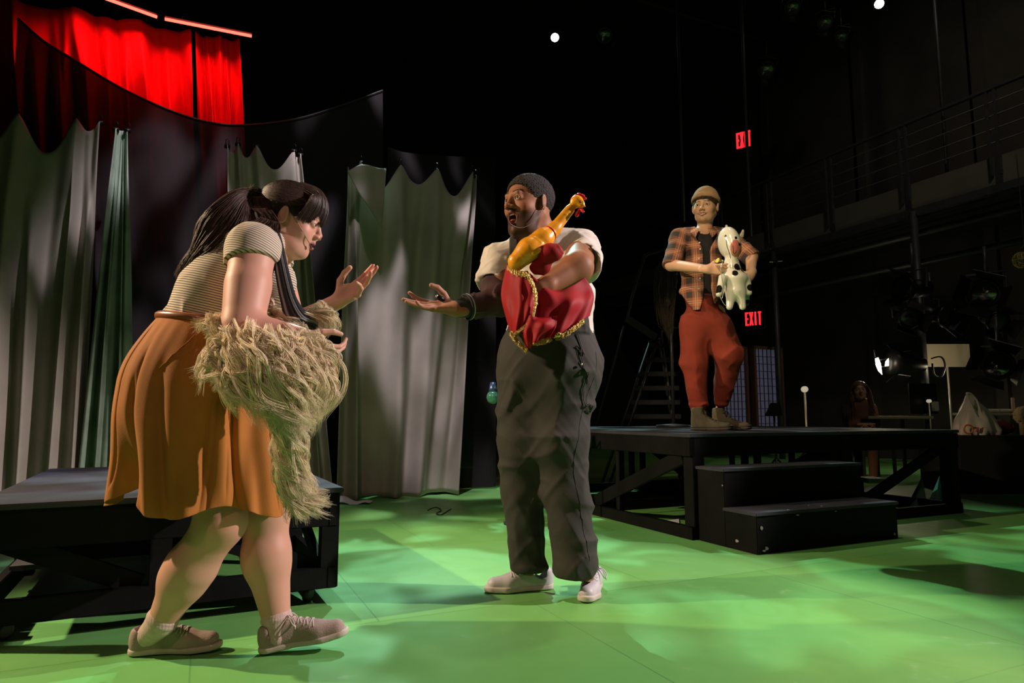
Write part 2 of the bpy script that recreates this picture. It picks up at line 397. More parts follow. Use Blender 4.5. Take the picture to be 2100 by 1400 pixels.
# ---------------------------------------------------------------- curtains
def cloth_mat(name, c, rough=.9, **k): return mm(name, c, rough, vary=k.pop('vary', .12), vscale=k.pop('vscale', 3), bump=.15, bscale=180, **k)
linen = cloth_mat('unbleached_linen', (.40, .37, .31))
greenlinen = cloth_mat('green_stained_muslin', (.27, .36, .27), vary=.3, vscale=4)
redvel = cloth_mat('red_velour', (.55, .012, .02), .75)
clipm = mm('clip_black_metal', (.02, .02, .02), .35, metal=.6)
def curtain(name, label, tops, xl, xr, zb, v, m, seed=0, nf=9, amp=.05, sag=.12, clips=True, n=260, k=70, gather=1.0, flat_top=False):
    """tops: [(px,py)] clip points; xl/xr px of the left and right edge at the bottom; hangs on the plane v"""
    r = np.random.RandomState(seed)
    T = np.array([onv(a, b, v) for a, b in tops]); uT = T[:, 0] * CU + T[:, 1] * SU; zT = T[:, 2]
    if xl is not None: bl = onv(xl, 1000, v); br = onv(xr, 1000, v); ub = np.array([bl[0] * CU + bl[1] * SU, br[0] * CU + br[1] * SU])
    s = np.linspace(0, 1, n); K = len(tops); sc = np.linspace(0, 1, K); i = np.clip((s * (K - 1)).astype(int), 0, K - 2); fr = s * (K - 1) - i
    ut = np.interp(s, sc, uT); zt = np.interp(s, sc, zT)
    fs = fr - .10 * np.sin(2 * math.pi * fr) * gather
    wob = np.array([.7 + .6 * r.rand() for _ in range(K)])
    sg = 0 if flat_top else sag * np.sin(math.pi * fr) ** 1.3 * wob[i] * (np.diff(uT)[i] / .45)
    ub_ = ub[0] + (ub[1] - ub[0]) * s
    t = np.linspace(0, 1, k)[:, None]
    ph = r.rand() * 6
    reg = np.sin(2 * math.pi * nf * s + ph + 1.2 * np.sin(2 * math.pi * 2.3 * s + ph)) + .22 * np.sin(2 * math.pi * nf * 1.9 * s + 1.7 * ph + np.sin(9 * s))
    top = np.cos(2 * math.pi * fr) * 1.2 + .5 * np.cos(4 * math.pi * fr)
    e = sst(t, 0, .45)
    off = amp * (reg[None] * (.25 + .75 * e) + top[None] * (1 - e) * .8) + .006 * np.sin(40 * s[None] + 9 * t)
    off = off * np.clip(.35 + t * 3, 0, 1)
    drift = .03 * np.sin(2 * math.pi * nf * s[None] + ph + 1.3) * e
    U = ut[None] * (1 - t) + ub_[None] * t + drift * (0.5)
    Z = (zt - sg)[None] * (1 - t) + zb * t + .012 * np.sin(2 * math.pi * nf * s[None] * .5 + ph) * sst(t, .9, 1)
    P = uv(0, 0)[None, None] + U[..., None] * UV_AX[0] + (v - off)[..., None] * UV_AX[1] + Z[..., None] * UV_AX[2]
    root = thing(name, label, 'curtain', T[0]); o = mesh_obj('cloth', P.reshape(-1, 3), grid_faces(k, n), m, root); solid(o, .004)
    if clips:
        for q in T:
            c = MB(); q = q - UV_AX[1] * .01
            c.box(q + A3(0, 0, -.005), (.045, .03, .03), UV_AX, .003); c.tube([q + A3(-.012, 0, .01), q + A3(-.014, 0, .05), q + A3(0, 0, .065), q + A3(.014, 0, .05), q + A3(.012, 0, .01)], .003, 6)
            c.build('spring_clip', clipm, root, True)
    return root
curtain('linen_curtain', 'wide off-white linen curtain hanging at the far left, scalloped between clips', [(-90, 225), (40, 236), (158, 246), (206, 252)], -80, 170, 0.01, 5.9, linen, 1, 4.5, .075, .30)
curtain('muslin_curtain', 'narrow green-stained muslin curtain gathered to one point at its top', [(238, 266), (262, 268)], 160, 274, 0.01, 5.85, greenlinen, 2, 2.4, .05, .0, n=120)
curtain('linen_curtain', 'off-white linen curtain behind the woman, hanging by three clips', [(466, 300), (488, 296), (525, 300), (603, 310), (616, 318)], 470, 683, 0.01, 5.9, linen, 3, 4, .06, .3)
cd = curtain('linen_curtain', 'wide off-white linen curtain hanging between the woman and the man', [(712, 345), (738, 333), (820, 340), (895, 348), (968, 354), (975, 362)], 692, 946, 0.012, 5.9, linen, 5, 3.8, .065, .24)
# folded-over flap at its upper left corner
a, b_, c_, d_ = onv(738, 338, 5.78), onv(712, 352, 5.75), onv(782, 470, 5.74), onv(792, 345, 5.78)
G = np.array([[(a * (1 - s) + d_ * s) * (1 - t) + (b_ * (1 - s) + c_ * s) * t - UV_AX[1] * .02 * math.sin(6 * s + 3 * t) for s in np.linspace(0, 1, 14)] for t in np.linspace(0, 1, 14)]).reshape(-1, 3)
solid(mesh_obj('folded_flap', G, grid_faces(14, 14), linen, cd), .004)
# bit of cloth and cable tail on the floor beside the platform
q = onz(727, 1032, 0); mb = MB()
th = np.linspace(0, 1, 20)
solid(mesh_obj('white_cloth_scrap', np.array([[q + A3(-.14 + .28 * s, -.06 + .13 * t, .006 + .05 * math.sin(math.pi * t) * (1 - s) + .012 * math.sin(9 * s)) for s in th] for t in th]).reshape(-1, 3), grid_faces(20, 20), mm('white_canvas', (.6, .62, .68), .8)), .004)
tag(bpy.data.objects['white_cloth_scrap'], 'small white cloth scrap lying on the green floor beside the left platform', 'cloth')
# red drapes high up behind
zt = 0
curtain('red_drape', 'wide red drape lit from above by the red light strip', [(-120, -40), (30, 5), (150, 20), (280, 45), (392, 68)], -110, 392, 1.9, 6.9, redvel, 11, 11, .13, .0, False, flat_top=True)
curtain('red_drape', 'narrow red drape at the right end of the red light strip', [(400, 70), (450, 76), (490, 82)], 396, 488, 2.4, 6.9, redvel, 12, 2.6, .11, .0, False, n=120, flat_top=True)
# gauze in front of them
def gauze(name, label, top, xr_bot, xl_bot, v, dens, seed):
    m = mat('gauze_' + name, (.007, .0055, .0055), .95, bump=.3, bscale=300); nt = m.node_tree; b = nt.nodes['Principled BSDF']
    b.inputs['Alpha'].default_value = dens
    n = 120; k = 60; T = crom([onv(a, b_, v) for a, b_ in top], n); B0 = onv(xl_bot, 1000, v); B1 = onv(xr_bot, 1000, v); B0[2] = B1[2] = .02
    s = np.linspace(0, 1, n)[None, :, None]; t = np.linspace(0, 1, k)[:, None, None]
    P = T[None] * (1 - t) + (B0 * (1 - s) + B1 * s) * t
    off = .03 * np.sin(22 * s[..., 0] + 3 * t[..., 0] + seed) * t[..., 0]
    P = P - off[..., None] * UV_AX[1]
    o = mesh_obj(name, P.reshape(-1, 3), grid_faces(k, n), m); tag(o, label, 'curtain'); return o, T
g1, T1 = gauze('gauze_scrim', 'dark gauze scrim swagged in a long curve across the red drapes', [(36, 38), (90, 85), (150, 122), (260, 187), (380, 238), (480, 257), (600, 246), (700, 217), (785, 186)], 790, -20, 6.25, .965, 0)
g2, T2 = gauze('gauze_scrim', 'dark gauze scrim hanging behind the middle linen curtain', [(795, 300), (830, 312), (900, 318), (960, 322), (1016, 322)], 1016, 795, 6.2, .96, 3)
MB().tube(T1, .012, 6).build('hem_cord', mm('black_cord', (.012, .01, .01), .7), g1)

# ---------------------------------------------------------------- red light strips
redm = mm('glowing_red_strip', (.8, .1, .1), .4, emit=(1, .07, .045), estr=5)
hous = mm('black_anodised', (.015, .015, .016), .4, metal=.7)
for (p0, p1, lab) in (((175, -18), (322, 35), 'glowing red light strip above the wide red drape, left one of two'), ((338, 39), (516, 74), 'glowing red light strip ending above the narrow red drape, right one of two')):
    a = onv(*p0, 6.55); b_ = onv(*p1, 6.55); r_ = thing('light_strip', lab, 'stage light', (a + b_) / 2, 'red light strips')
    MB().bar(a + A3(0, 0, .035), b_ + A3(0, 0, .035), .06, .04).build('housing', hous, r_)
    MB().tube([a, b_], .014, 8).build('diffuser', redm, r_, True)
    l = bpy.data.lights.new('strip_light', 'AREA'); l.shape = 'RECTANGLE'; l.size = float(np.linalg.norm(b_ - a)); l.size_y = .03; l.energy = 9; l.color = (1, .02, .025); l.spread = math.radians(120)
    lo = bpy.data.objects.new('strip_light', l); COL.objects.link(lo); lo.location = tuple((a + b_) / 2 + A3(0, 0, -.02))
    dx = (b_ - a) / np.linalg.norm(b_ - a); nz = -(A3(0, 0, -1) + UV_AX[1] * .45); nz = nz - dx * (nz @ dx); nz /= np.linalg.norm(nz); ny = np.cross(nz, dx)
    lo.rotation_euler = Matrix((dx, ny, nz)).transposed().to_euler()

# ---------------------------------------------------------------- platforms
pblack = mm('worn_black_paint', (.0055, .0055, .0062), .65, spec=.12, vary=.4, vscale=6, bump=.25, bscale=40)
ptop = mm('scuffed_black_platform_top', (.040, .042, .055), .6, spec=.2, vary=.35, vscale=3, bump=.2, bscale=25)
chip = mm('chipped_paint', (.28, .27, .27), .8)
wood = mm('bare_timber', (.19, .13, .09), .7, vary=.3, vscale=9)
# left platform
d1 = A3(-.46, .888, 0); d2 = A3(-.888, -.46, 0); PF = A3(-.69, 2.68, 0); PA = (d2, d1, A3(0, 0, 1))
def pl(a, b_, z): return PF + d2 * a + d1 * b_ + A3(0, 0, z)
lp = thing('stage_platform', 'low black wheeled platform behind the woman at the left', 'platform', pl(.6, .8, 0))
Wd, Ln, Tz = 1.16, 1.62, .452
MB().box(pl(Wd / 2, Ln / 2, Tz - .01), (Wd + .03, Ln + .03, .02), PA, .003).build('top_board', ptop, lp)
fr = MB()
for b_ in (.02, Ln - .02): fr.box(pl(Wd / 2, b_, Tz - .085), (Wd, .035, .13), PA, .003)
for a in (.02, Wd - .02): fr.box(pl(a, Ln / 2, Tz - .085), (.035, Ln, .13), PA, .003)
for b_ in (.02, Ln - .02): fr.box(pl(Wd / 2, b_, .105), (Wd, .035, .08), PA, .003)
for a in (.02, Wd - .02): fr.box(pl(a, Ln / 2, .105), (.035, Ln, .08), PA, .003)
fr.build('frame', pblack, lp)
for a in (.03, .62, Wd - .03):
    for b_ in (.03, Ln / 2, Ln - .03):
        if b_ == Ln / 2 and a == .62: continue
        MB().box(pl(a, b_, .25), (.07, .05, .37), PA, .003).build('leg', pblack, lp)
for (p, q_) in ((pl(.58, .06, .33), pl(.08, .06, .14)), (pl(1.1, .06, .33), pl(.68, .06, .14)), (pl(.05, .1, .14), pl(.05, .75, .36)), (pl(.05, 1.5, .14), pl(.05, .9, .36)), (pl(.2, 1.58, .33), pl(.6, 1.58, .13))):
    MB().bar(p, q_, .022, .07).build('brace', wood if p[1] > 2.95 else pblack, lp)
MB().box(pl(Wd / 2 + .1, Ln / 2, .15), (Wd - .25, .6, .02), PA).build('lower_shelf', mm('grey_board', (.05, .05, .06), .7), lp)
for a in (.09, Wd - .09):
    for b_ in (.1, Ln - .1):
        cst = MB().box(pl(a, b_, .06), (.05, .05, .015), PA).build('caster', hous, lp)
        MB().lathe([(-.014, .02), (-.012, .028), (.012, .028), (.014, .02)], pl(a, b_, .028), d1 * .6 + d2 * .8, 16).build('wheel', mm('black_rubber', (.02, .02, .02), .6), cst, True)
# right platforms
PZ = .625; u0, v0 = 2.66, 3.176
for k_, (ua, ub_) in enumerate(((u0, u0 + 1.3), (u0 + 1.302, u0 + 2.6))):
    r_ = thing('stage_platform', ('tall black platform under the young man, nearer of the two, with steps in front', 'tall black platform at the right, farther of the two')[k_], 'platform', uv((ua + ub_) / 2, v0 + 1.2, 0))
    ubox(MB(), ua, ub_, v0 - .01, v0 + 2.44, PZ - .022, PZ, .003).build('top_board', ptop, r_)
    fr = MB()
    for v_ in (v0, v0 + 1.2, v0 + 2.38): ubox(fr, ua, ub_, v_, v_ + .04, PZ - .135, PZ - .024, .003); ubox(fr, ua, ub_, v_, v_ + .04, .0, .075, .003)
    for u_ in (ua, ub_ - .04): ubox(fr, u_, u_ + .04, v0, v0 + 2.42, PZ - .135, PZ - .024, .003); ubox(fr, u_, u_ + .04, v0, v0 + 2.42, .0, .075, .003)
    fr.build('frame', pblack, r_)
    for u_ in (ua + .02, ub_ - .11):
        for v_ in (v0 + .0, v0 + .78, v0 + 1.5, v0 + 2.3): ubox(MB(), u_, u_ + .09 if v_ == v0 else u_ + .045, v_, v_ + .09 if v_ == v0 else v_ + .045, .07, PZ - .13, .003).build('leg', pblack, r_)
    MB().bar(uv(ua + .03, v0 + .1, PZ - .14), uv(ua + .03, v0 + 1.1, .10), .03, .09).build('brace', pblack, r_)
    MB().bar(uv(ua + .03, v0 + 2.3, PZ - .14), uv(ua + .03, v0 + 1.4, .10), .03, .09).build('brace', pblack, r_)
    MB().bar(uv(ub_ - .1, v0 + .07, PZ - .13), uv(ua + .2, v0 + .07, .10), .03, .07).build('brace', pblack, r_)
# steps
st = thing('platform_steps', 'black two-step wooden stair unit in front of the tall platform', 'steps', uv(3.2, 2.9, 0))
s1 = MB(); ubox(s1, 2.70, 3.83, 2.705, 2.945, 0, .202, .004); s1.build('lower_riser', pblack, st)
s2 = MB(); ubox(s2, 2.70, 3.83, 2.94, 3.165, 0, .418, .004); s2.build('upper_riser', pblack, st)
ubox(MB(), 2.69, 3.84, 2.695, 2.95, .2, .218, .003).build('tread', ptop, st)
ubox(MB(), 2.69, 3.84, 2.93, 3.17, .416, .434, .003).build('tread', ptop, st)
def chips(pts, nrm, r_, parent, seed):
    rr = random.Random(seed)
    for p in pts:
        g = MB(); n_ = 7; e1 = np.cross(nrm, (0, 0, 1)); e1 = A3(1, 0, 0) if np.linalg.norm(e1) < .1 else e1 / np.linalg.norm(e1); e2 = np.cross(nrm, e1); sx = r_ * rr.uniform(.4, 1.3); sy = r_ * rr.uniform(.3, 1)
        g.prism([p + e1 * sx * math.cos(6.283 * i / n_) * rr.uniform(.6, 1.2) + e2 * sy * math.sin(6.283 * i / n_) * rr.uniform(.6, 1.2) for i in range(n_)], nrm, .002)
        g.build('paint_chip', chip, parent)
chips([uv(2.76, 2.701, .03), uv(2.74, 2.701, .02), uv(2.73, 2.701, .14), uv(3.79, 2.701, .03), uv(3.0, 2.701, .19), uv(3.3, 2.701, .192)], -UV_AX[1], .011, st, 2)
chips([uv(3.2, 2.80, .2185), uv(3.25, 2.75, .2185), uv(2.95, 2.72, .2185)], A3(0, 0, 1), .008, st, 4)
chips([uv(2.696, 2.85, .05), uv(2.696, 2.95, .44 - .1)], -UV_AX[0], .012, st, 5)
# paper, flags and scraps under the tall platform
q = onz(1372, 1072, 0); tag(MB().prism([onz(1345, 1070, .004), onz(1375, 1082, .004), onz(1394, 1082, .004), onz(1392, 1064, .004)], A3(0, 0, 1), .004).build('paper_sheet', mm('white_paper', (.62, .66, .85), .8)), 'white paper sheet lying on the floor under the tall platform', 'paper')
teal = mm('teal_felt', (.12, .30, .24), .9)
for i, (x, yb, yt, w_) in enumerate(((1889, 1041, 976, 27), (1927, 1039, 976, 20))):
    B = onz(x, yb, 0); Y_ = B[1]; p = [at(x - w_ / 2, yb - 1, Y_), at(x + w_ / 2, yb - 1, Y_), at(x + w_ * .32, yt, Y_)]
    apex = p[2] + A3(0, .04, 0); base = [p[0], p[1], p[1] + A3(0, .1, 0), p[0] + A3(0, .1, 0)]
    o = mesh_obj('felt_cone', base + [apex], [(0, 1, 4), (1, 2, 4), (2, 3, 4), (3, 0, 4), (3, 2, 1, 0)], teal, None, False)
    tag(o, ('pointed teal felt cone under the far platform, left one of two', 'pointed teal felt cone under the far platform, right one of two')[i], 'prop', 'teal cones under the platform')
def at_box(name, label, cat, x0, y0, x1, y1, Y, dep, m, bev=.004, parent=None):
    a = at(x0, y1, Y); b_ = at(x1, y0, Y); c = (a + b_) / 2 + A3(0, dep / 2, 0)
    o = MB().box(c, (abs(b_[0] - a[0]), dep, abs(b_[2] - a[2])), None, bev).build(name, m, parent)
    if label: tag(o, label, cat)
    return o
at_box('white_tray', 'flat pale tray standing under the far platform', 'tray', 1780, 981, 1818, 991, 5.35, .2, mm('pale_plastic', (.35, .36, .32), .6))
MB_ = at_box('lumber_plank', 'pale green plank stored under the far platform', 'plank', 1722, 910, 1810, 920, 5.4, .1, mm('pale_plank', (.12, .17, .14), .7))
# cord on the floor
pts = crom([onz(x, y, .006) for x, y in ((877, 1046), (885, 1042), (896, 1040), (905, 1046), (895, 1052), (905, 1055), (920, 1046), (925, 1044))], 50)
tag(MB().tube(pts, .0035, 6).build('cord', mm('black_cord')), 'short looped black cord on the green floor before the middle curtain', 'cord')
# ================================================================ people: shared builders
EY = A3(.0755, .0315, .003)
def head_sdf(o):
    """local axes: x forward, y left, z up; o = options"""
    g = o.get; H = SDF(); jw = g('jaw', 1.0); drop = g('drop', 0.0)
    H.u(ell((-.014, 0, .028), (.096, .076, .086))).u(ell((.030, 0, -.028), (.058, .058 * jw, .080)), .03)
    H.u(ell((.030, 0, -.074 - drop * .6), (.050, .046 * jw, .036)), .03).u(ball((.070, 0, -.098 - drop), .0155), .022)
    H.u(cone((-.02, .048 * jw, -.045), (.045, .032 * jw, -.088 - drop * .8), .018, .014), .025).u(cone((-.02, -.048 * jw, -.045), (.045, -.032 * jw, -.088 - drop * .8), .018, .014), .025)
    if g('fat'): H.u(ell((.02, 0, -.095 - drop), (.050, .050, .028)), .03)
    for s in (-1, 1):
        H.u(ball((.056, s * .038, -.030 + g('cheek', 0)), .021), .024)
        H.s_(ball((.104, s * .033, .004), .0135), .016)
    H.u(cone((.082, -.030, .024), (.082, .030, .024), .0085), .018)
    for s in (-1, 1): H.u(ball((EY[0], s * EY[1], EY[2]), .0150), .005)
    n = g('nose', 1.0)
    H.u(cone((.087, 0, .014), (.108 - g('nl', 0), 0, -.024 + g('nl', 0) * .6), .0062, .0088), .012).u(ball((.1095 - g('nl', 0), 0, -.027 + g('nl', 0) * .6), .0095 * n), .006)
    for s in (-1, 1): H.u(ell((.098, s * .0115 * n, -.031), (.0115, .0075 * n, .0075)), .006)
    for s in (-1, 1): H.s_(ell((.1045, s * .0065 * n, -.0385), (.005, .0035, .004)), .002)
    H.u(cone((.086, 0, -.04), (.088, 0, -.052), .012, .010), .012)
    op = g('open', 0.0); lw = g('lipw', .021); sm = g('smile', 0.0)
    zu = -.0545 + op * .2; zl = -.0665 - op * 1.0 - drop * .5
    for s in (-1, 1):
        cm = A3(.078, s * lw, (zu + zl) / 2 + sm); 
        H.u(cone((.0945, s * .004, zu), cm, .0058, .0030), .005)
        H.u(cone((.0925, 0, zl), cm, .0068, .0030), .005)
    if op > 0: H.s_(ell((.090, 0, (zu + zl) / 2 - .001), (.034, lw * .85, max(.003, (zu - zl) / 2 - .0035))), .003)
    else: H.s_(ell((.100, 0, -.0602), (.010, lw, .0011)), .002)
    for s in (-1, 1):      # eye slits and ears
        H.s_(ell((.092, s * EY[1], EY[2] - .0005), (.013, .0135, .0048 * g('eyeopen', 1.0))), .001)
        R = frame((1, s * .35, .1), (-.18, 0, 1)); c = A3(-.008, s * .080, -.004)
        H.u(ell(c, (.0185, .0075, .031), R), .006).s_(ell(c + A3(.003, s * .0095, .003), (.0115, .0055, .020), R), .003)
        H.u(ell(c + A3(.006, s * .000, -.006), (.005, .005, .007)), .003)
    return H
def head_color(L, base, lip, brow, o):
    """L: local points -> colours"""
    g = o.get; c = np.repeat(np.array(base)[None], len(L), 0)
    def blend(c, w_, col): return c * (1 - w_[:, None]) + np.array(col)[None] * w_[:, None]
    op = g('open', 0.0); zu = -.0545 + op * .2; zl = -.0665 - op - g('drop', 0) * .5; lw = g('lipw', .021)
    if g('beard'):
        jaw = sst(-L[:, 2], .028, .060) * sst(L[:, 0], -.012, .01) * sst(np.abs(L[:, 1]) + L[:, 0] * 0, -.01, .0)
        jaw = np.maximum(jaw, sst(L[:, 0], -.01, .012) * sst(-L[:, 2], -.02, .01) * sst(.030 - L[:, 0], 0, .02) * sst(np.abs(L[:, 1]), .05, .06))
        jaw *= 1 - sst(L[:, 0], .055, .07) * sst(L[:, 2], -.052, -.046)
        mus = sst(1 - np.sqrt(((L[:, 2] + .044) / .008) ** 2 + (L[:, 1] / .032) ** 2), 0, .4) * (L[:, 0] > .07)
        c = blend(c, np.clip(np.maximum(jaw * .85, mus), 0, 1) * (L[:, 2] > -.16), g('beard'))
    q = np.minimum.reduce([cone((.0945, s * .004, zu), (.078, s * lw, (zu + zl) / 2 + g('smile', 0)), .0058, .003)(L) for s in (-1, 1)] + [cone((.0925, 0, zl), (.078, s * lw, (zu + zl) / 2 + g('smile', 0)), .0068, .003)(L) for s in (-1, 1)])
    c = blend(c, (1 - sst(q, .0008, .0028)) * .85, lip)
    if op > 0: c = blend(c, (ell((.07, 0, (zu + zl) / 2), (.030, lw * .9, max(.003, (zu - zl) / 2 - .002)))(L) < 0) * 1.0, (.05, .008, .008))
    for s in (-1, 1):
        ya = L[:, 1] * s; zb = .0235 + g('browup', 0) + .0045 * np.sin(np.clip((ya - .012) / .034, 0, 1) * 2.4); bw = (1 - sst(np.abs(L[:, 2] - zb), .0022, .0050)) * sst(ya, .009, .014) * (1 - sst(ya, .042, .050)) * (L[:, 0] > .04); c = blend(c, bw * .9, brow)
        lash = np.abs(ball((EY[0], s * EY[1], EY[2]), .0150)(L)); slit = ell((.092, s * EY[1], EY[2] - .0005), (.014, .0145, .0060 * g('eyeopen', 1.0)))(L)
        c = blend(c, (slit < .0006) * .8, np.array(brow) * .8)
    ck = np.minimum(ball((.066, .04, -.025), .0)(L), ball((.066, -.04, -.025), 0)(L)); nr = ball((.108, 0, -.026), 0)(L)
    c = c * (1 + (np.array([.15, -.08, -.10]) * g('blush', 1))[None] * np.maximum(1 - sst(ck, 0, .03), 1 - sst(nr, 0, .018))[:, None])
    return c
def eyes(parent, O, R, s, gaze, iris=(.06, .03, .015)):
    ev = mm('eye', (.7, .7, .68), .12, attr='Col')
    g0 = np.array(gaze, float); g0 /= np.linalg.norm(g0)
    for sd in (-1, 1):
        c = np.array(O) + R @ (A3(EY[0] - .0004, sd * EY[1], EY[2]) * s); r = .0134 * s
        mb = MB(); ang = np.concatenate([[0.02, .18, .19, .42, .44], np.linspace(.55, math.pi - .02, 10)])
        mb.lathe([(r * math.cos(a), r * math.sin(a)) for a in ang], c, g0, 20)
        col = np.repeat(np.array([(.01, .01, .01) if a < .185 else iris if a < .43 else (.62, .58, .54) for a in ang]), 20, 0)
        o = mesh_obj('eye', mb.V, mb.F, ev, parent, True, col)
def hand_sdf(curl=((.1, .15, .1),) * 4, spread=(.12, .02, -.07, -.16), thumb=((.62, .62, .25), (.8, .35, .35), (.92, .1, .2)), wrist=.024, fat=1.0):
    H = SDF(); H.u(cone((-.035, 0, 0), (.015, 0, 0), wrist, wrist + .001, ((0, 0, 1), .78)))
    base = [(.090, .027, 0), (.095, .008, -.001), (.090, -.012, -.001), (.080, -.030, .001)]
    ln = [(.043, .026, .021), (.047, .029, .022), (.043, .027, .021), (.034, .020, .018)]
    for b, r in zip(base, (.0112, .0112, .0108, .0098)): H.u(cone((.012, b[1] * .5, 0), b, .013, r), .014)
    H.u(cone((.02, .018, .008), (.055, .030, .008), .014, .010), .014).u(cone((.02, -.020, .006), (.06, -.030, .006), .012, .009), .012)
    H.s_(ball((.062, 0, .040), .030), .012)
    for i in range(4):
        p = np.array(base[i], float); a = 0; F_ = SDF(); r0 = (.0092, .0094, .0088, .0078)[i] * fat
        d0 = A3(math.cos(spread[i]), math.sin(spread[i]), 0)
        for j in range(3):
            a += curl[i][j]; d = d0 * math.cos(a) + A3(0, 0, 1) * math.sin(a); q = p + d * ln[i][j]
            F_.u(cone(p, q, r0 * (1 - .11 * j), r0 * (.93 - .13 * j)), .002); p = q
        H.u(F_, .004)
    p = A3(.020, .026, .004); F_ = SDF()
    for j, (d, l_, r_) in enumerate(zip(thumb, (.044, .034, .027), (.0135, .0108, .0098))):
        d = np.array(d, float); d /= np.linalg.norm(d); q = p + d * l_; F_.u(cone(p, q, r_ * fat, (.0108, .0095, .0078)[j] * fat), .003); p = q
    return H.u(F_, .010)
def hframe(x, z, side):
    x = np.array(x, float); x /= np.linalg.norm(x); z = np.array(z, float); z = z - x * (z @ x); z /= np.linalg.norm(z)
    return np.stack([x, np.cross(z, x) * side, z], 1)
def sole2d(P, wid=1.0):
    """distance in plan to a shoe-sole outline of length .29 from x=0"""
    Q = P.copy(); Q[:, 2] = 0
    return np.minimum.reduce([cone((.034, 0, 0), (.12, .004, 0), .033 * wid, .030 * wid)(Q), cone((.12, .004, 0), (.200, .002, 0), .030 * wid, .046 * wid)(Q), cone((.200, .002, 0), (.252, -.004, 0), .046 * wid, .036 * wid)(Q)])
def make_shoe(parent, heel, direction, ankle, s, up_m, sole_m, lace_m, spring=.35, roll=0.0, collar=.085, th=.024, boot=0.0, wid=1.0, pitch=0.0, chunky=0.0, name='shoe', label=None, heelcol=None):
    """heel: ground point under the heel's back end; direction in plan; pitch lifts the toes"""
    d = np.array(direction, float); d /= np.linalg.norm(d); f = A3(d[0] * math.cos(pitch), d[1] * math.cos(pitch), math.sin(pitch)); u_ = A3(-d[0] * math.sin(pitch), -d[1] * math.sin(pitch), math.cos(pitch))
    R = frame(f, u_); O = np.array(heel, float)
    def bend(P): Q = P.copy(); Q[:, 2] = Q[:, 2] - spring * np.maximum(P[:, 0] - .17, 0) ** 2 * 3; return Q
    an = ((np.array(ankle) - O) @ R) / s
    def sole(P):
        Q = bend(P); d2 = sole2d(Q, wid) + .0005 + .003 * np.sin(Q[:, 2] * 400) * chunky; dz = np.abs(Q[:, 2] - th / 2) - th / 2
        return smax(d2, dz, .006) - .000
    top = collar + boot
    def upper_():
        U = SDF(); U.u(cone((.040, 0, .035), (.046, 0, top - .035), .036, .035)).u(cone((.05, 0, .055), (.175, .002, .030), .038, .036), .03).u(cone((.175, .002, .030), (.243, -.003, .026), .040, .031, ((0, 0, 1), .92)), .02)
        U.u(cone((.07, 0, .075 + boot * .4), (.15, 0, .055), .026, .022), .02)
        if boot: U.u(cone((.048, 0, .08), (.055, 0, top), .038, .042), .02)
        U.i(lambda P: sole2d(P, wid) - .001, .012).i(lambda P: th * .6 - P[:, 2], .004)
        U.i(half((.03, 0, top), (-.32 if not boot else -.1, 0, 1)), .006)
        (U.s_(cone((.050, 0, .055), (an[0], an[1], max(an[2], .12)), .030, .038), .004) if not boot else None)
        return U
    U = upper_(); Uf = lambda P: U(bend(P))
    V, F_ = surf(Uf, (-.012, -.06, .0), (.305, .06, top + .03), .0030)
    V2, F2 = surf(sole, (-.012, -.062, -.01), (.305, .062, th + .075), .0032)
    tw = lambda V_: O + (V_ * s) @ R.T
    sh = mesh_obj(name, tw(V), F_, up_m, parent)
    if label: sh['label'] = label
    mesh_obj('sole', tw(V2), F2, sole_m, sh)
    # laces: crossing bars over the tongue and a bow
    mb = MB(); n = 5
    for i in range(n):
        x = .102 + .018 * i; z = .106 - .0095 * i * 1.15 - .002 + boot * .35 * (1 - i / n); 
        for sg in (1, -1):
            pts = [A3(x - .006 * sg * (k - 2) / 2 * 1, (k - 2) * .0105, z - .0028 * (k - 2) ** 2) for k in range(5)]
            mb.tube(tw(on_surf(Uf, np.array(pts)) + A3(0, 0, .0012)), .0023 * s, 5)
    for sg in (1, -1):
        b0 = on_surf(Uf, [A3(.100, 0, .100 + boot * .4)])[0] + A3(0, 0, .003); L_ = crom([b0, b0 + A3(.006, sg * .020, .006), b0 + A3(.016, sg * .040, -.012), b0 + A3(.026, sg * .034, -.028), b0 + A3(.012, sg * .014, -.006), b0], 20)
        mb.tube(tw(L_), .0022 * s, 5); mb.tube(tw(crom([b0, b0 + A3(.012, sg * .016, .004), b0 + A3(.022, sg * .034, -.012), b0 + A3(.026, sg * .040, -.034)], 12)), .0020 * s, 5)
    mb.build('laces', lace_m, sh, True)
    return sh
def mic(parent, pts, tipm=None):
    o = MB().tube(crom(pts, 24), .0013, 6).build('headset_microphone', mm('mic_boom', (.25, .17, .11), .4, metal=.3), parent, True)
    p = np.array(pts[-1]); d = p - np.array(pts[-2]); d /= np.linalg.norm(d)
    MB().tube([p - d * .004, p + d * .003, p + d * .008], [.002, .0034, .002], 8).build('microphone_tip', mm('mic_tip', (.03, .02, .02), .5), o, True)
skin_f = mm('fair_skin', (.6, .38, .3), .5, attr='Col', sub=.12, bump=.03, bscale=300, spec=.35)
skin_d = mm('brown_skin', (.2, .1, .06), .55, attr='Col', sub=.06, bump=.03, bscale=300, spec=.22)
def fold_mat(name, c, rough=.8, bs=220, **k): return mm(name, c, rough, vary=k.pop('vary', .10), vscale=k.pop('vscale', 12), bump=.10, bscale=bs, **k)
def on_surf(f, P, it=12):
    P = np.array(P, float)
    for _ in range(it):
        d = f(P); e = 1e-3; g = np.stack([(f(P + e * np.eye(3)[i]) - d) / e for i in range(3)], 1); P = P - (d / np.maximum((g * g).sum(1), .2))[:, None] * g * .8
    return P
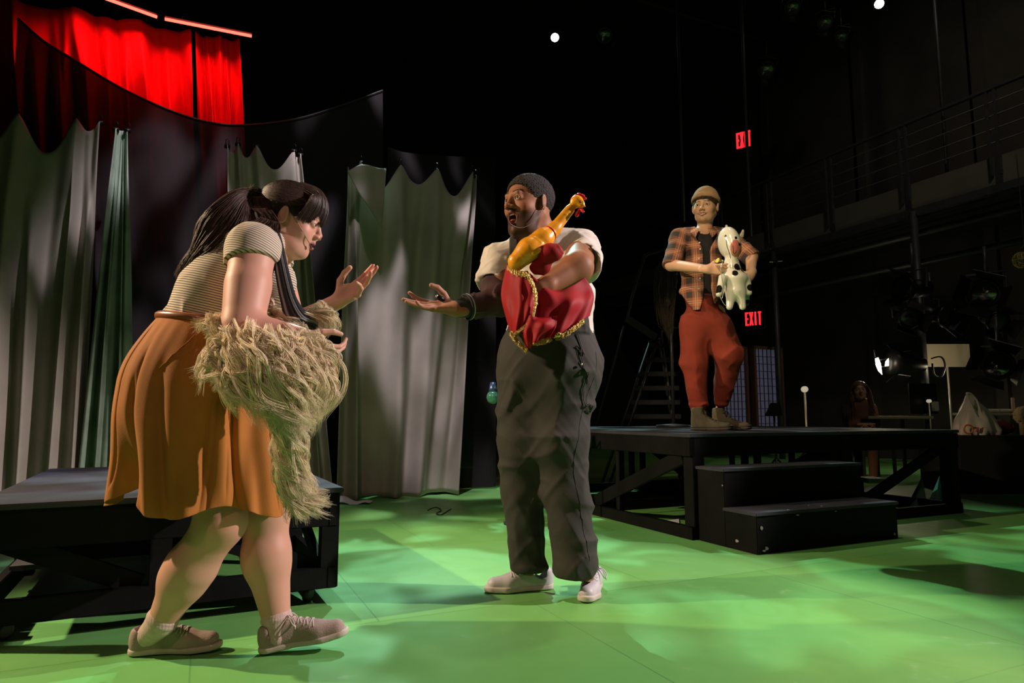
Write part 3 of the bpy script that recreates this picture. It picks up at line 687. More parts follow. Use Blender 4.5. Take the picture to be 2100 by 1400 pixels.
def ring_loft(rings, n=96, close=True):
    """rings: list of (centre, ax, ay, rx, ry, fn or None) -> V,F"""
    a = np.linspace(0, 2 * math.pi, n, endpoint=False); V = []
    for c, ax, ay, rx, ry, fn in rings:
        k = 1 if fn is None else fn(a); V.append(np.array(c)[None] + (rx * np.cos(a) * k)[:, None] * np.array(ax) + (ry * np.sin(a) * k)[:, None] * np.array(ay))
    return np.array(V).reshape(-1, 3), grid_faces(len(rings), n, True)
# ================================================================ the woman in the mustard skirt
Wm = thing('person', 'woman in a mustard skirt and striped tee, leaning forward with one palm held out', 'person', at(440, 1345, 2.13) * A3(1, 1, 0))
wa = lambda x, y, d=0.0: at(x, y, 2.15 + d)
XA = A3(1, 0, 0); YA = A3(0, 1, 0)
HR = frame((math.cos(.32), .10, -math.sin(.32)), (math.sin(.32), 0, math.cos(.32)))
HO = at(583, 440, 2.085) + HR @ A3(.006, .076, .006)
wopt = dict(open=.0035, lipw=.019, cheek=-.004, fat=True, eyeopen=.9, jaw=1.05, nose=.9, nl=.006)
WH = head_sdf(wopt)
body = SDF()
body.u(local(WH, HO, HR, 1.0))
body.u(cone(HO + HR @ A3(-.035, 0, -.03), wa(545, 515), .058, .066), .03)
body.u(cone(wa(520, 525), wa(460, 640), .105, .12, (YA, 1.2)), .04).u(cone(wa(430, 720), wa(430, 790), .14, .13, (YA, 1.2)), .05)
sR, eR, wR = wa(520, 512, -.17), wa(497, 668, -.26), wa(612, 690, -.24)
body.u(cone(sR, eR, .070, .053), .03).u(cone(sR * .5 + eR * .5, eR, .064, .052), .02).u(cone(eR + A3(.0, 0, 0), wR, .050, .030), .022)
sL, eL, wL = wa(552, 510, .17), wa(600, 668, .17), wa(692, 618, .14)
body.u(cone(sL, eL, .062, .045), .03).u(cone(eL, wL, .044, .026), .02)
lHR = hframe((.80, -.10, .50), (-.30, -.86, .36), 1)
body.u(local(hand_sdf(((.08, .12, .1), (.15, .18, .12), (.35, .3, .2), (.7, .6, .4)), (.16, .03, -.05, -.12), ((.50, .62, .35), (.85, .35, .25), (.95, .05, .2)), fat=1.12), wL, lHR, .98), .014)
rHR = hframe((.70, .50, -.42), (.3, .7, .5), -1)
body.u(local(hand_sdf(((.5, .6, .4), (.5, .6, .4), (.5, .6, .4), (.5, .6, .4))), wR, rHR, .92), .014)
# legs
kR, aR = wa(452, 1072, -.10), at(330, 1275, 2.10); kL, aL = wa(545, 1050, .04), at(568, 1275, 2.165)
hR, hL = wa(435, 800, -.09), wa(470, 800, .09)
body.u(cone(hR, kR, .105, .070), .03).u(cone(kR, kR * .45 + aR * .55 + A3(-.012, 0, 0), .068, .070), .03).u(cone(kR * .55 + aR * .45 + A3(-.008, 0, 0), aR, .073, .040), .03)
body.u(ball(kR + A3(.020, -.01, .015), .052), .03)
body.u(cone(hL, kL, .105, .072), .03).u(cone(kL, kL * .55 + aL * .45 + A3(-.014, 0, 0), .069, .071), .03).u(cone(kL * .6 + aL * .4 + A3(-.012, 0, 0), aL, .073, .041), .03)
hb = HO + HR @ A3(0, 0, -.01)
allp = [hR, kR, aR, kL, aL, sR, eR, wR, wL]
V, F_ = multi(body, [(hb - .16, hb + .16, .0021),
    (wL + A3(-.045, -.11, -.08), wL + A3(.16, .07, .13), .0020),
    (A3(sR[0] - .18, 1.80, wR[2] - .1), A3(hb[0] - .16, 2.42, sR[2] + .14), .0052),
    (A3(hb[0] - .16, 1.80, wR[2] - .1), A3(wL[0] - .045, 2.42, hb[2] - .16), .0045),
    (A3(wL[0] - .045, 1.75, wR[2] - .16), A3(wR[0] + .22, wL[1] - .11, wR[2] + .12), .0026),
    (A3(aR[0] - .1, 1.85, .02), A3(aL[0] + .16, 2.42, .62), .0052)])
L = (V - HO) @ HR
col = head_color(L, (.60, .32, .235), (.42, .12, .12), (.045, .025, .018), wopt)
near = (np.abs(L) < .16).all(1)
col = np.where(near[:, None], col, np.array([.61, .32, .23])[None])
hl = (V - wL) @ lHR; tip = sst(hl[:, 0], .08, .17) * (np.abs(hl[:, 1]) < .09) * (hl[:, 0] < .25) * (np.linalg.norm(hl, axis=1) < .25)
col = col * (1 + np.array([.06, -.16, -.12])[None] * tip[:, None])
kn = np.maximum(1 - sst(np.linalg.norm(V - kR, axis=1), .04, .12), 0); col = col * (1 + np.array([.05, -.10, -.10])[None] * kn[:, None])
mesh_obj('body', V, F_, skin_f, Wm, True, col)
eyes(Wm, HO, HR, 1.0, HR @ A3(1, 0, -.02))
MB().tube([HO + HR @ A3(.083, y, -.0555) for y in np.linspace(-.010, .010, 7)], .0028, 8).build('teeth', mm('teeth', (.75, .7, .6), .3), Wm, True)
mic(Wm, [HO + HR @ A3(*p) for p in ((-.004, -.086, .014), (.02, -.078, .0), (.055, -.066, -.028), (.086, -.040, -.058), (.094, -.026, -.068))])
# --- tee shirt
stripe = mat('striped_jersey', (.6, .55, .45), .85); nt = stripe.node_tree; b = nt.nodes['Principled BSDF']
at_ = nt.nodes.new('ShaderNodeAttribute'); at_.attribute_name = 'Fab'; sx = nt.nodes.new('ShaderNodeSeparateXYZ'); nt.links.new(at_.outputs['Vector'], sx.inputs[0])
ml = nt.nodes.new('ShaderNodeMath'); ml.operation = 'MULTIPLY'; ml.inputs[1].default_value = 2 * math.pi / .0078; nt.links.new(sx.outputs[0], ml.inputs[0])
sn = nt.nodes.new('ShaderNodeMath'); sn.operation = 'SINE'; nt.links.new(ml.outputs[0], sn.inputs[0])
mr = nt.nodes.new('ShaderNodeMapRange'); mr.interpolation_type = 'SMOOTHSTEP'; mr.inputs[1].default_value = .15; mr.inputs[2].default_value = .75; nt.links.new(sn.outputs[0], mr.inputs[0])
mx = nt.nodes.new('ShaderNodeMix'); mx.data_type = 'RGBA'; mx.inputs[6].default_value = (.66, .59, .46, 1); mx.inputs[7].default_value = (.13, .085, .065, 1)
nt.links.new(mr.outputs[0], mx.inputs[0]); nt.links.new(mx.outputs[2], b.inputs['Base Color'])
sh = SDF(); sh.u(cone(wa(512, 522), wa(462, 605), .112, .128, (YA, 1.28))).u(cone(wa(462, 605), wa(438, 672), .132, .150, (YA, 1.15)), .05)
sh.u(ell(wa(525, 612), (.105, .14, .115)), .05).u(ball(wa(556, 580, -.08), .078), .05).u(ball(wa(556, 580, .08), .078), .05)
sh.u(cone(wa(545, 500, -.06), sR + A3(0, 0, .004), .060, .079), .03).u(cone(wa(545, 500, .06), sL, .060, .07), .03)
adR = (eR - sR) / np.linalg.norm(eR - sR); adL = (eL - sL) / np.linalg.norm(eL - sL)
arm = SDF(); arm.u(cone(sR, sR + adR * .085, .0795, .079)).i(half(sR + adR * .048, adR * .8 + A3(.1, 0, -.3)), .004)
sh.u(arm, .018); ar2 = SDF(); ar2.u(cone(sL, sL + adL * .10, .071, .068)).i(half(sL + adL * .08, adL), .004); sh.u(ar2, .018)
sh.s_(cone(HO + HR @ A3(-.03, 0, -.05), wa(556, 506), .062, .066), .006)
sh.i(half(wa(438, 668), A3(-.12, 0, -1)), .01)
rp = ripple(3, [((.5, 0, 1), .10, .006), ((-.3, .5, 1), .15, .007)]); 
sh.n(lambda P: rp(P) * (.3 + sst(-P[:, 2], -1.13, -.98)))
V, F_ = surf(sh, A3(wa(330, 0)[0], 1.88, wa(0, 690)[2]), A3(wa(660, 0)[0], 2.42, wa(0, 440)[2]), .0042)
da = (V - sR) @ adR; inarm = cone(sR, sR + adR * .085, .0795)(V) < .004
fabx = -((V - sR) @ A3(.22, 0, 1)); fab = np.zeros((len(V), 3)); wq = (1 - sst(cone(sR, sR + adR * .085, .0795)(V), -.002, .03)) * (1 - sst(V[:, 1], 2.0, 2.08)); fab[:, 0] = wq * ((V - sR) @ (adR * .75 + A3(-.35, 0, -.25))) + (1 - wq) * fabx
mesh_obj('striped_tee_shirt', V, F_, stripe, Wm, True, None, fab)
# --- skirt
nR, nA = 110, 640; t = np.linspace(0, 1, nR); a = np.linspace(0, 2 * math.pi, nA, endpoint=False)
K = interp(t, [(0, 440, 660, .146, .155, .12), (.08, 434, 692, .172, .19, .13), (.25, 425, 765, .236, .235, .08), (.45, 422, 850, .250, .25, .03), (.7, 425, 940, .252, .26, .0), (1, 424, 1033, .268, .27, .0)])
for j in range(5): K[:, j] = np.convolve(np.pad(K[:, j], 8, 'edge'), np.ones(17) / 17, 'valid')
rs = np.random.RandomState(4); pl_a = 0
for j in range(34):
    p0 = rs.rand() * 6.283; am = rs.uniform(.3, 1); wd = rs.uniform(.035, .10); dr = rs.uniform(-.35, .35); st0 = rs.uniform(0, .45)
    dd = (a[None] - p0 - dr * (t[:, None] ** 1.3) + math.pi) % (2 * math.pi) - math.pi
    pl_a = pl_a + am * np.exp(-(dd / (wd * (1 + t[:, None] * .4))) ** 2) * sst(t[:, None], st0, st0 + .5)
pl_c = 0
for j in range(30):
    p0 = rs.rand() * 6.283; dr = rs.uniform(-.25, .25); s0_ = rs.uniform(0, .35); s1_ = rs.uniform(.6, 1.3); dd = (a[None] - p0 - dr * (t[:, None] ** 1.5) + math.pi) % (2 * math.pi) - math.pi
    pl_c = pl_c + rs.uniform(.4, 1) * np.exp(-np.abs(dd / rs.uniform(.014, .035)) ** 1.4) * sst(t[:, None], s0_, s0_ + .12) * (1 - sst(t[:, None], s1_, s1_ + .2))
pl_b = .5 * np.sin(26 * a[None] + 2 * np.sin(3 * a[None])) * (1 - sst(t[:, None], .1, .5)) * sst(t[:, None], .0, .1) * .25
k_ = 1 - .15 * pl_a * (.3 + .9 * t[:, None]) / (1 + .35 * pl_a) + .05 + .03 * pl_b - .050 * np.minimum(pl_c, 1.3)
c0 = np.stack([wa(x, y) for x, y in K[:, :2]])
# the back of the hem swings out to the left
flare = np.exp(-((a[None] - math.pi + .25) / .5) ** 2) * sst(t[:, None], .62, 1) * .075
notch = np.exp(-((a[None] - 4.15) / .16) ** 2) * sst(t[:, None], .4, 1)
X = (K[:, 2:3] * k_ + flare - .10 * notch) * np.cos(a)[None]; Y = (K[:, 3:4] * k_ - .11 * notch) * np.sin(a)[None]
P = c0[:, None] + X[..., None] * XA + Y[..., None] * YA
P[..., 2] += -K[:, 4:5] * X + (.02 * np.sin(5 * a)[None] + .045 * notch) * sst(t[:, None], .8, 1)
P[..., 2] += -.018 * np.cos(a)[None] * sst(t[:, None], .8, 1)
must = fold_mat('mustard_linen', (.37, .130, .015), .85, 260, vary=.16, vscale=5)
sk = mesh_obj('skirt', P.reshape(-1, 3), grid_faces(nR, nA, True), must, Wm); solid(sk, .003)
rim = P[-3]; V = np.concatenate([rim + (rim - c0[-1]) * .006 + A3(0, 0, .012), rim + (rim - c0[-1]) * .008 - A3(0, 0, .012)]); 
# waistband and belt
def band(z0, z1, out, name, m, par):
    ring = P[0]; rr = ring - c0[0]; r_ = []
    for z, o_ in ((z0, out * .6), (z0 + .003, out), ((z0 + z1) / 2, out + .001), (z1 - .003, out), (z1, out * .6)):
        n_ = rr / np.linalg.norm(rr * A3(1, 1, 0), axis=1)[:, None]; r_.append(c0[0] + rr * A3(1, 1, 1) + n_ * A3(1, 1, 0) * o_ + A3(0, 0, z))
    return solid(mesh_obj(name, np.array(r_).reshape(-1, 3), grid_faces(5, nA, True), m, par), .003)
wb = band(-.012, .016, .004, 'waistband', must, sk)
band(-.006, .014, .009, 'leather_belt', mm('tan_leather', (.26, .085, .03), .38, coat=.2, vary=.15, vscale=20), Wm)
# pocket seam
pk = [P[int(nR * (.06 + .20 * q))][int(nA * (.80 - .07 * q)) % nA] + A3(0, -.003, 0) for q in np.linspace(0, 1, 14)]
MB().tube(pk, .0022, 5).build('pocket_edge', must, sk, True)
# --- socks and shoes
sock = mm('pink_ribbed_sock', (.55, .40, .36), .95, vary=.1, vscale=60, bump=.2, bscale=260)
tan = mm('dusty_rose_canvas', (.34, .25, .21), .85, vary=.12, vscale=20, bump=.3, bscale=250); solem = mm('worn_cream_sole', (.52, .45, .36), .6, vary=.12, vscale=20); lacem = mm('cream_laces', (.55, .48, .43), .8)
H1 = onz(260, 1343, 0); T1 = onz(455, 1332, 0); H2 = onz(528, 1341, 0); T2 = onz(700, 1330, 0)
for nm, hp, tp, an, kn_, pit in (('shoe', H1, T1, aR, kR, .0), ('shoe', H2, T2, aL, kL, .14)):
    d = tp - hp; d[2] = 0; dn = d / np.linalg.norm(d)
    an2 = hp + dn * .058 + A3(0, 0, .1)
    make_shoe(Wm, hp + A3(0, 0, .002), dn, an2, .98, tan, solem, lacem, spring=.25, pitch=pit, th=.020, wid=.96)
    s_ = SDF(); ct = hp + dn * .055 + A3(0, 0, .05); s_.u(cone(ct, an, .034, .043)).u(cone(an, an + (kn_ - an) * .04, .043, .046), .01)
    s_.i(half(an + (kn_ - an) * .10, kn_ - an), .006)
    ax = (kn_ - an) / np.linalg.norm(kn_ - an)
    s_.n(lambda P, an=an, ax=ax: -.0022 * np.exp(-(((P - an) @ ax - .010) / .006) ** 2) - .0016 * np.exp(-(((P - an) @ ax - .026) / .005) ** 2) + .0008 * np.sin(np.arctan2((P - an)[:, 1], (P - an)[:, 0]) * 34))
    V, F_ = surf(s_, np.minimum(ct, an) - .07, np.maximum(ct, an) + .09, .0028); mesh_obj('sock', V, F_, sock, Wm)
# --- scarf
def scarf(parent):
    C_ = crom([wa(560, 470, -.09), wa(568, 500, -.13), wa(579, 560, -.17), wa(592, 615, -.17), wa(608, 650, -.15), wa(632, 668, -.09), wa(652, 676, .02)], 60)
    wd = np.interp(np.linspace(0, 1, 60), (0, .15, .5, .7, .85, 1), (.016, .017, .024, .036, .048, .046)); th = np.interp(np.linspace(0, 1, 60), (0, .5, .8, 1), (.012, .016, .034, .036))
    T = np.gradient(C_, axis=0); T /= np.linalg.norm(T, axis=1)[:, None]; n = 120; a = np.linspace(0, 2 * math.pi, n, endpoint=False); V = []
    for i in range(60):
        y = np.cross(T[i], A3(0, 1, 0)); y /= np.linalg.norm(y); z = np.cross(T[i], y); rib = 1 + .05 * np.cos(a * 22)
        V.append(C_[i] + (wd[i] * np.cos(a) * rib)[:, None] * y + (th[i] * np.sin(a) * rib)[:, None] * z)
    V.append(np.repeat(C_[-1:] + T[-1] * .008, n, 0))
    V = np.array(V); ci = (np.floor(a * 22 / (2 * math.pi) + .25).astype(int) % 22); pal = np.array([(.018, .020, .024), (.03, .033, .038), (.018, .02, .024), (.26, .27, .28)])
    col = np.tile(pal[ci % 4], (61, 1))
    mesh_obj('striped_scarf', V.reshape(-1, 3), grid_faces(61, n, True), mm('knit_wool', (.1, .1, .1), .95, attr='Col', bump=.5, bscale=300), parent, True, col)
scarf(Wm)
# --- her own hair
hairm = mm('dark_brown_hair', (.03, .018, .012), .5, attr='Col', spec=.3)
tie = at(524, 398, 2.12)
cap = SDF(); cap.u(ell(A3(-.020, 0, .036), (.104, .086, .090))).u(ell(A3(-.05, 0, .0), (.070, .078, .075)), .02).u(ell(A3(.040, 0, .066), (.058, .056, .034)), .03)
cap.s_(ell(A3(.088, 0, -.045), (.085, .12, .068)), .01).s_(ell(A3(.0, 0, -.03), (.026, .2, .042)), .006).i(half((-.02, 0, -.045), (.25, 0, -1)), .01)
cr_ = ripple(9, [((.2, 1, .5), .022, .0018)]); cap.n(cr_)
V, F_ = surf(local(cap, HO, HR), hb - .17, hb + .18, .003); hc = mesh_obj('hair', V, F_, hairm, Wm, True, np.array([.014, .009, .007]))
rs = np.random.RandomState(5)
def hcol(n, base, jit): return np.clip(np.array(base)[None] * (1 + jit * rs.randn(n, 1)), .002, 1)
tl = (tie - HO) @ HR; paths = []
for _ in range(2600):      # combed back to the tie
    th = rs.uniform(-1.75, 1.75); ph = rs.uniform(-.15, 1.0)
    s0 = A3(math.cos(th * .85) * .098 - .012, math.sin(th) * .083, .035 + .055 * ph + .028 * math.cos(th)); e = tl + rs.randn(3) * .008
    q = []
    for u_ in np.linspace(0, 1, 12):
        p = s0 * (1 - u_) + e * u_; c_ = A3(-.020, 0, .034); v_ = p - c_; rad = 1 / math.sqrt((v_[0] / .107) ** 2 + (v_[1] / .0885) ** 2 + (v_[2] / .0925) ** 2); k2 = 1 + (rad - 1) * math.sin(math.pi * min(1, u_ * .98 + .02)) ** .5 if u_ > .001 else rad
        q.append(c_ + v_ * max(rad if u_ < .85 else 1 + (rad - 1) * (1 - u_) / .15, .6) * (1 + .004 * rs.randn()))
    paths.append([HO + HR @ x for x in q])
for _ in range(2000):       # fringe
    y0 = rs.uniform(-.086, .086); dz = rs.rand() ** 2 * .006; s0 = A3(-.010, y0 * .6, .129 - 4 * y0 * y0); e = A3(.103 - abs(y0) * .75, y0 * 1.12, .018 + rs.uniform(-.012, .012) - abs(y0) * .25)
    q = crom([s0, A3(.050, y0 * .85, .122 - 6 * y0 * y0 + dz), A3(.088 - abs(y0) * .35, y0 * 1.1, .094 - 3 * y0 * y0 + dz), A3(.104 - abs(y0) * .55, y0 * 1.14, .055), e], 12) + rs.randn(3) * .0012; paths.append([HO + HR @ x for x in q])
for _ in range(0):        # loose strands at temple and nape
    e = A3(.03, -.07, -.01) + rs.randn(3) * A3(.02, .006, .02); s0 = A3(.045, -.06, .06) + rs.randn(3) * .012; paths.append([HO + HR @ x for x in crom([s0, (s0 + e) / 2 + A3(0, -.012, 0), e], 12)])
strands('hair_strands', paths, .0008, hairm, hc, hcol(len(paths), (.048, .028, .020), .5))
paths = []
for _ in range(2600):      # ponytail down the back
    o_ = rs.randn(2) * .5; e = rs.uniform(-1.2, 1.2) if rs.rand() < .75 else rs.uniform(1, 2.6); f_ = rs.uniform(-.6, .7)
    lk = [tie + rs.randn(3) * .008, at(500 + 8 * e, 402 + 14 * e, 2.08 + .03 * f_), at(470 + 24 * e, 440 + 18 * e, 2.05 + .05 * f_), at(428 + 22 * e, 492 + 20 * e, 2.05 + .07 * f_), at(398 + 14 * e, 535 + 10 * e, 2.07 + .07 * f_), at(383 + 12 * e + 5 * o_[0], 574 + 9 * o_[1] - 6 * abs(e), 2.09 + .07 * f_)]
    q = crom(lk, 22); ph = rs.rand() * 6; w_ = np.linspace(0, 1, 22)[:, None]
    q = q + .009 * w_ * np.sin(11 * w_ + ph * .3 + e + np.array([[0, 1.5, 3]])) + .003 * w_ * np.sin(20 * w_ + ph); paths.append(q)
for _ in range(900):       # hair falling forward round the nape
    e = rs.uniform(-1, 1); q = crom([tie + A3(.02 + .02 * e, rs.uniform(-.04, .06), -.02), at(534 + 20 * e, 425, 2.07), at(553 + 20 * e, 450 + 6 * e, 2.04), at(540 + 36 * e, 468 + 7 * e + 3 * rs.randn(), 2.03 + .02 * rs.randn())], 22); paths.append(q)
strands('ponytail', paths, .0009, hairm, Wm, hcol(len(paths), (.056, .028, .019), .5))
MB().lathe([(-.012, .014), (-.008, .020), (.008, .020), (.012, .014)], tie, at(500, 402, 2.09) - tie, 20).build('hair_tie', mm('hair_tie', (.02, .02, .022), .5), Wm, True)
# ---------------------------------------------------------------- blonde wig under her arm
blond = mm('blonde_wig_hair', (.6, .5, .3), .6, attr='Col', spec=.3)
core = SDF(); core.u(cone(wa(480, 712, -.25), wa(620, 735, -.22), .050, .065)).u(cone(wa(540, 750, -.25), wa(605, 810, -.24), .060, .050), .04).u(cone(wa(590, 830, -.24), wa(604, 930, -.22), .028, .012), .03)
wr = ripple(21, [((1, .3, .2), .05, .008), ((.5, 0, -.3), .035, .006)]); core.n(wr)
V, F_ = surf(core, A3(wa(430, 0, -.3)[0], 1.78, .30), A3(wa(690, 0)[0], 2.06, 1.10), .005)
wg = mesh_obj('blonde_wig', V, F_, blond, None, True, np.array([.42, .31, .18])); tag(wg, 'long curly blonde wig held under the woman’s right arm'.replace('’', "'"), 'wig')
G = [([(470, 690, -.30), (455, 715, -.33), (448, 745, -.33), (432, 768, -.32)], 26, 90), ([(490, 690, -.31), (495, 730, -.35), (510, 780, -.35), (530, 815, -.33)], 34, 170),
     ([(530, 690, -.31), (550, 730, -.36), (560, 790, -.36), (585, 850, -.33)], 36, 210), ([(580, 700, -.30), (600, 745, -.34), (600, 810, -.34), (610, 868, -.32)], 36, 220),
     ([(625, 700, -.26), (648, 745, -.27), (646, 800, -.27), (615, 850, -.27)], 30, 190), ([(480, 690, -.29), (462, 672, -.27), (448, 660, -.24), (436, 672, -.22)], 16, 80),
     ([(560, 800, -.32), (590, 880, -.30), (600, 950, -.27), (618, 1005, -.26)], 16, 120), ([(590, 900, -.28), (600, 980, -.26), (608, 1020, -.25), (626, 1048, -.24)], 16, 60), ([(596, 930, -.28), (604, 1000, -.26), (628, 1022, -.25), (662, 1034, -.24)], 7, 22),
     ([(640, 640, -.1), (655, 640, -.12), (672, 652, -.12), (668, 675, -.12)], 12, 26), ([(560, 640, -.1), (580, 650, -.14), (590, 665, -.16), (600, 680, -.16)], 14, 50)]
paths = []; cols = []
for pts, wpx, n in G:
    for _ in range(int(n * .9)):
        c_ = np.stack([wa(*p) for p in pts]) + rs.randn(len(pts), 3) * A3(.014, .008, .014); r0 = rs.randn(3) * A3(1, .8, .5) * wpx * .00158 * .42; K_ = 26
        q = crom(c_ + r0 * np.array([.8, 1, 1, .9])[:, None], K_); t_ = np.linspace(0, 1, K_)[:, None]; turns = rs.uniform(.4, 1.5); ph = rs.rand() * 6; ra = rs.uniform(.008, .036) * (wpx / 34) ** .5
        q = q + ra * sst(t_, 0, .3) * np.concatenate([np.cos(turns * 6.28 * t_ + ph), .8 * np.sin(turns * 6.28 * t_ + ph), .35 * np.sin(turns * 6.28 * t_ + ph + 1)], 1)
        for _k in range(15):      # a lock is a few hairs running together
            paths.append(q + rs.randn(3) * .0028 + rs.randn(3) * .0045 * t_ ** 1.5); cols.append(np.array([.97, .84, .60]) * rs.uniform(.6, 1.15) * np.array([1, rs.uniform(.93, 1.03), rs.uniform(.8, 1.1)]))
strands('curls', paths, .00058, blond, wg, np.array(cols))
# ================================================================ the man in overalls
Mn = thing('person', 'bearded man in a cream tee and dark overalls, mouth wide open, clutching a rubber chicken', 'person', at(1130, 1215, 2.87) * A3(1, 1, 0))
ma = lambda x, y, d=0.0: at(x, y, 2.85 + d)
MF = A3(-math.cos(.76), -math.sin(.76), -.0); MR = frame(MF, (-.04, -.02, 1)); MS = 1.10
MO = at(1115, 413, 2.72) - MR @ (A3(-.008, .080, -.005) * MS)
mopt = dict(open=.0175, drop=.022, lipw=.023, fat=True, nose=1.30, jaw=1.10, beard=(.022, .013, .009), eyeopen=1.35, browup=.004, smile=.004)
body = SDF(); body.u(local(head_sdf(mopt), MO, MR, MS))
body.u(cone(MO + MR @ A3(-.03, 0, -.04), ma(1118, 505, 0), .064, .075), .03)
TF = A3(-.35, -.94, 0); TR = frame(TF, (0, 0, 1)); TL = TR[:, 1]
body.u(cone(ma(1118, 540), ma(1125, 700), .13, .15, (TF, .8)), .04)
msR, meR, mwR = ma(1022, 535, .02), ma(1024, 618, -.12), ma(936, 633, -.24)
msL, meL, mwL = ma(1192, 512, -.02), ma(1184, 548, -.30), ma(1108, 592, -.40)
body.u(cone(msR, meR, .060, .052), .03).u(cone(meR, mwR, .050, .032), .02)
body.u(cone(msL, meL, .066, .060), .02).u(cone(meL, mwL, .058, .036), .03)
mhR = hframe((-.96, -.12, .10), (-.05, -.55, .84), -1)
body.u(local(hand_sdf(((.10, .30, .2), (.02, .10, .1), (.05, .18, .1), (.15, .4, .3)), (.14, .03, -.08, -.20), ((.55, .40, .75), (.75, .0, .65), (.9, -.2, .35)), wrist=.027, fat=1.15), mwR + A3(-.01, 0, 0), mhR, 1.06), .014)
mhL = hframe((-.80, .1, -.35), (.2, .9, -.2), 1)
body.u(local(hand_sdf(((.5, .6, .4),) * 4), mwL, mhL, 1.02), .014)
body.u(cone(ma(1085, 1100, .02), ma(1090, 1185, .02), .05, .045)).u(cone(ma(1180, 1100, -.08), ma(1196, 1185, -.08), .05, .045))
body.u(cone(ma(1088, 730), ma(1078, 1000, .02), .07, .045), .03).u(cone(ma(1078, 1000, .02), ma(1085, 1100, .02), .045, .045), .03).u(cone(ma(1160, 730), ma(1160, 1000, -.07), .07, .045), .03).u(cone(ma(1160, 1000, -.07), ma(1180, 1100, -.08), .045, .045), .03)
mb_ = MO
V, F_ = multi(body, [(mb_ + A3(-.18, -.18, -.175), mb_ + A3(.18, .18, .18), .0023), (mwR + A3(-.24, -.12, -.10), mwR + A3(.03, .12, .12), .0022),
    (A3(mwR[0] + .03, 2.3, mwL[2] - .12), A3(msL[0] + .12, 3.05, mb_[2] - .175), .0055), (A3(-.16, 2.6, .08), A3(.45, 3.1, mwL[2] - .12), .010)])
L = ((V - MO) @ MR) / MS; col = head_color(L, (.30, .135, .068), (.24, .085, .075), (.012, .008, .006), mopt)
near = (np.abs(L) < .165).all(1); col = np.where(near[:, None], col, np.array([.29, .125, .062])[None])
hl = (V - mwR) @ mhR; pal = sst(hl[:, 2], -.004, .010) * (hl[:, 0] > 0) * (hl[:, 0] < .26) * (np.abs(hl[:, 1]) < .12) * (np.abs(hl[:, 2]) < .12)
col = col * (1 - pal[:, None]) + np.array([.40, .20, .135])[None] * pal[:, None]
mesh_obj('body', V, F_, skin_d, Mn, True, col)
eyes(Mn, MO, MR, MS, MR @ A3(1, .10, .02), (.04, .02, .01))
tz = -.0545 + .0175 * .2
MB().tube([MO + MR @ (A3(.0865 - 7 * y * y * 1.2, y, tz - .0066) * MS) for y in np.linspace(-.0145, .0145, 11)], .0038, 8).build('upper_teeth', mm('teeth', (.75, .7, .6), .3), Mn, True)
Vt, Ft = surf(ell(MO + MR @ (A3(.070, 0, -.0810) * MS), A3(.022, .015, .0065) * MS, MR), MO - .2, MO + .12, .0025); mesh_obj('tongue', Vt, Ft, mm('tongue', (.32, .09, .08), .35), Mn)
p_ = [MO + MR @ (A3(*q) * MS) for q in ((-.005, .087, -.02), (.03, .080, -.080), (.07, .062, -.116), (.105, .050, -.124), (.140, .045, -.116))]
mic(Mn, p_)
# hair
cap = SDF(); cap.u(ell(A3(-.019, 0, .038), (.106, .086, .090))).s_(ell(A3(.100, 0, -.020), (.078, .12, .088)), .008).s_(ell(A3(.012, 0, -.055), (.045, .2, .065)), .008).i(half((-.02, 0, -.045), (.3, 0, -1)), .01)
rs = np.random.RandomState(2); kk = rs.randn(14, 3); kk = kk / np.linalg.norm(kk, axis=1)[:, None] * rs.uniform(700, 1100, (14, 1)); pp = rs.rand(14) * 6
cap.n(lambda P: .0005 * np.sin(P @ kk.T + pp).sum(1))
V, F_ = surf(local(cap, MO, MR, MS), mb_ - .2, mb_ + .2, .0028); mesh_obj('hair', V, F_, mm('short_black_hair', (.012, .009, .008), .8, bump=1.0, bscale=420), Mn)
# --- tee shirt
cream = fold_mat('cream_cotton', (.62, .57, .50), .9, 240)
ts = SDF(); ts.u(cone(ma(1120, 535), ma(1128, 610), .150, .175, (TF, .82))).u(cone(ma(1128, 610), ma(1130, 690, .0), .178, .190, (TF, .90)), .06)
ts.u(cone(ma(1085, 505, .01), msR + A3(.015, 0, 0), .070, .075), .05).u(cone(ma(1150, 495, 0), msL + A3(-.01, 0, .0), .075, .085), .05)
aR_ = (meR - msR) / np.linalg.norm(meR - msR); aL_ = (meL - msL) / np.linalg.norm(meL - msL)
q = SDF(); q.u(cone(msR, ma(1010, 596, -.06), .078, .076)).i(half(ma(1005, 584, -.06), aR_ + A3(-.30, 0, .1)), .005).s_(cone(ma(1010, 590, -.06), ma(1014, 640, -.10), .066, .06), .004); ts.u(q, .03)
q = SDF(); q.u(cone(msL, ma(1200, 545, -.19), .086, .078, (XA, .92))).i(half(ma(1194, 535, -.20), aL_ * .8 + A3(-.25, -.3, -.30)), .005).s_(cone(ma(1197, 535, -.18), ma(1190, 550, -.32), .068, .066), .004); ts.u(q, .03)
ts.s_(cone(MO + MR @ A3(-.02, 0, -.06), ma(1112, 502, -.04), .072, .076), .006)
ts.i(half(ma(1130, 694), (0, 0, -1)), .008)
rp = ripple(5, [((.6, 0, 1), .13, .006), ((-.8, 0, .6), .17, .007), ((1, 0, .15), .09, .004), ((.3, .5, 1), .07, .003)]); ts.n(rp)
V, F_ = surf(ts, A3(ma(950, 0, 0)[0], 2.45, ma(0, 720)[2]), A3(ma(1260, 0)[0], 3.08, ma(0, 450, -.3)[2]), .0050); mesh_obj('cream_tee_shirt', V, F_, cream, Mn)
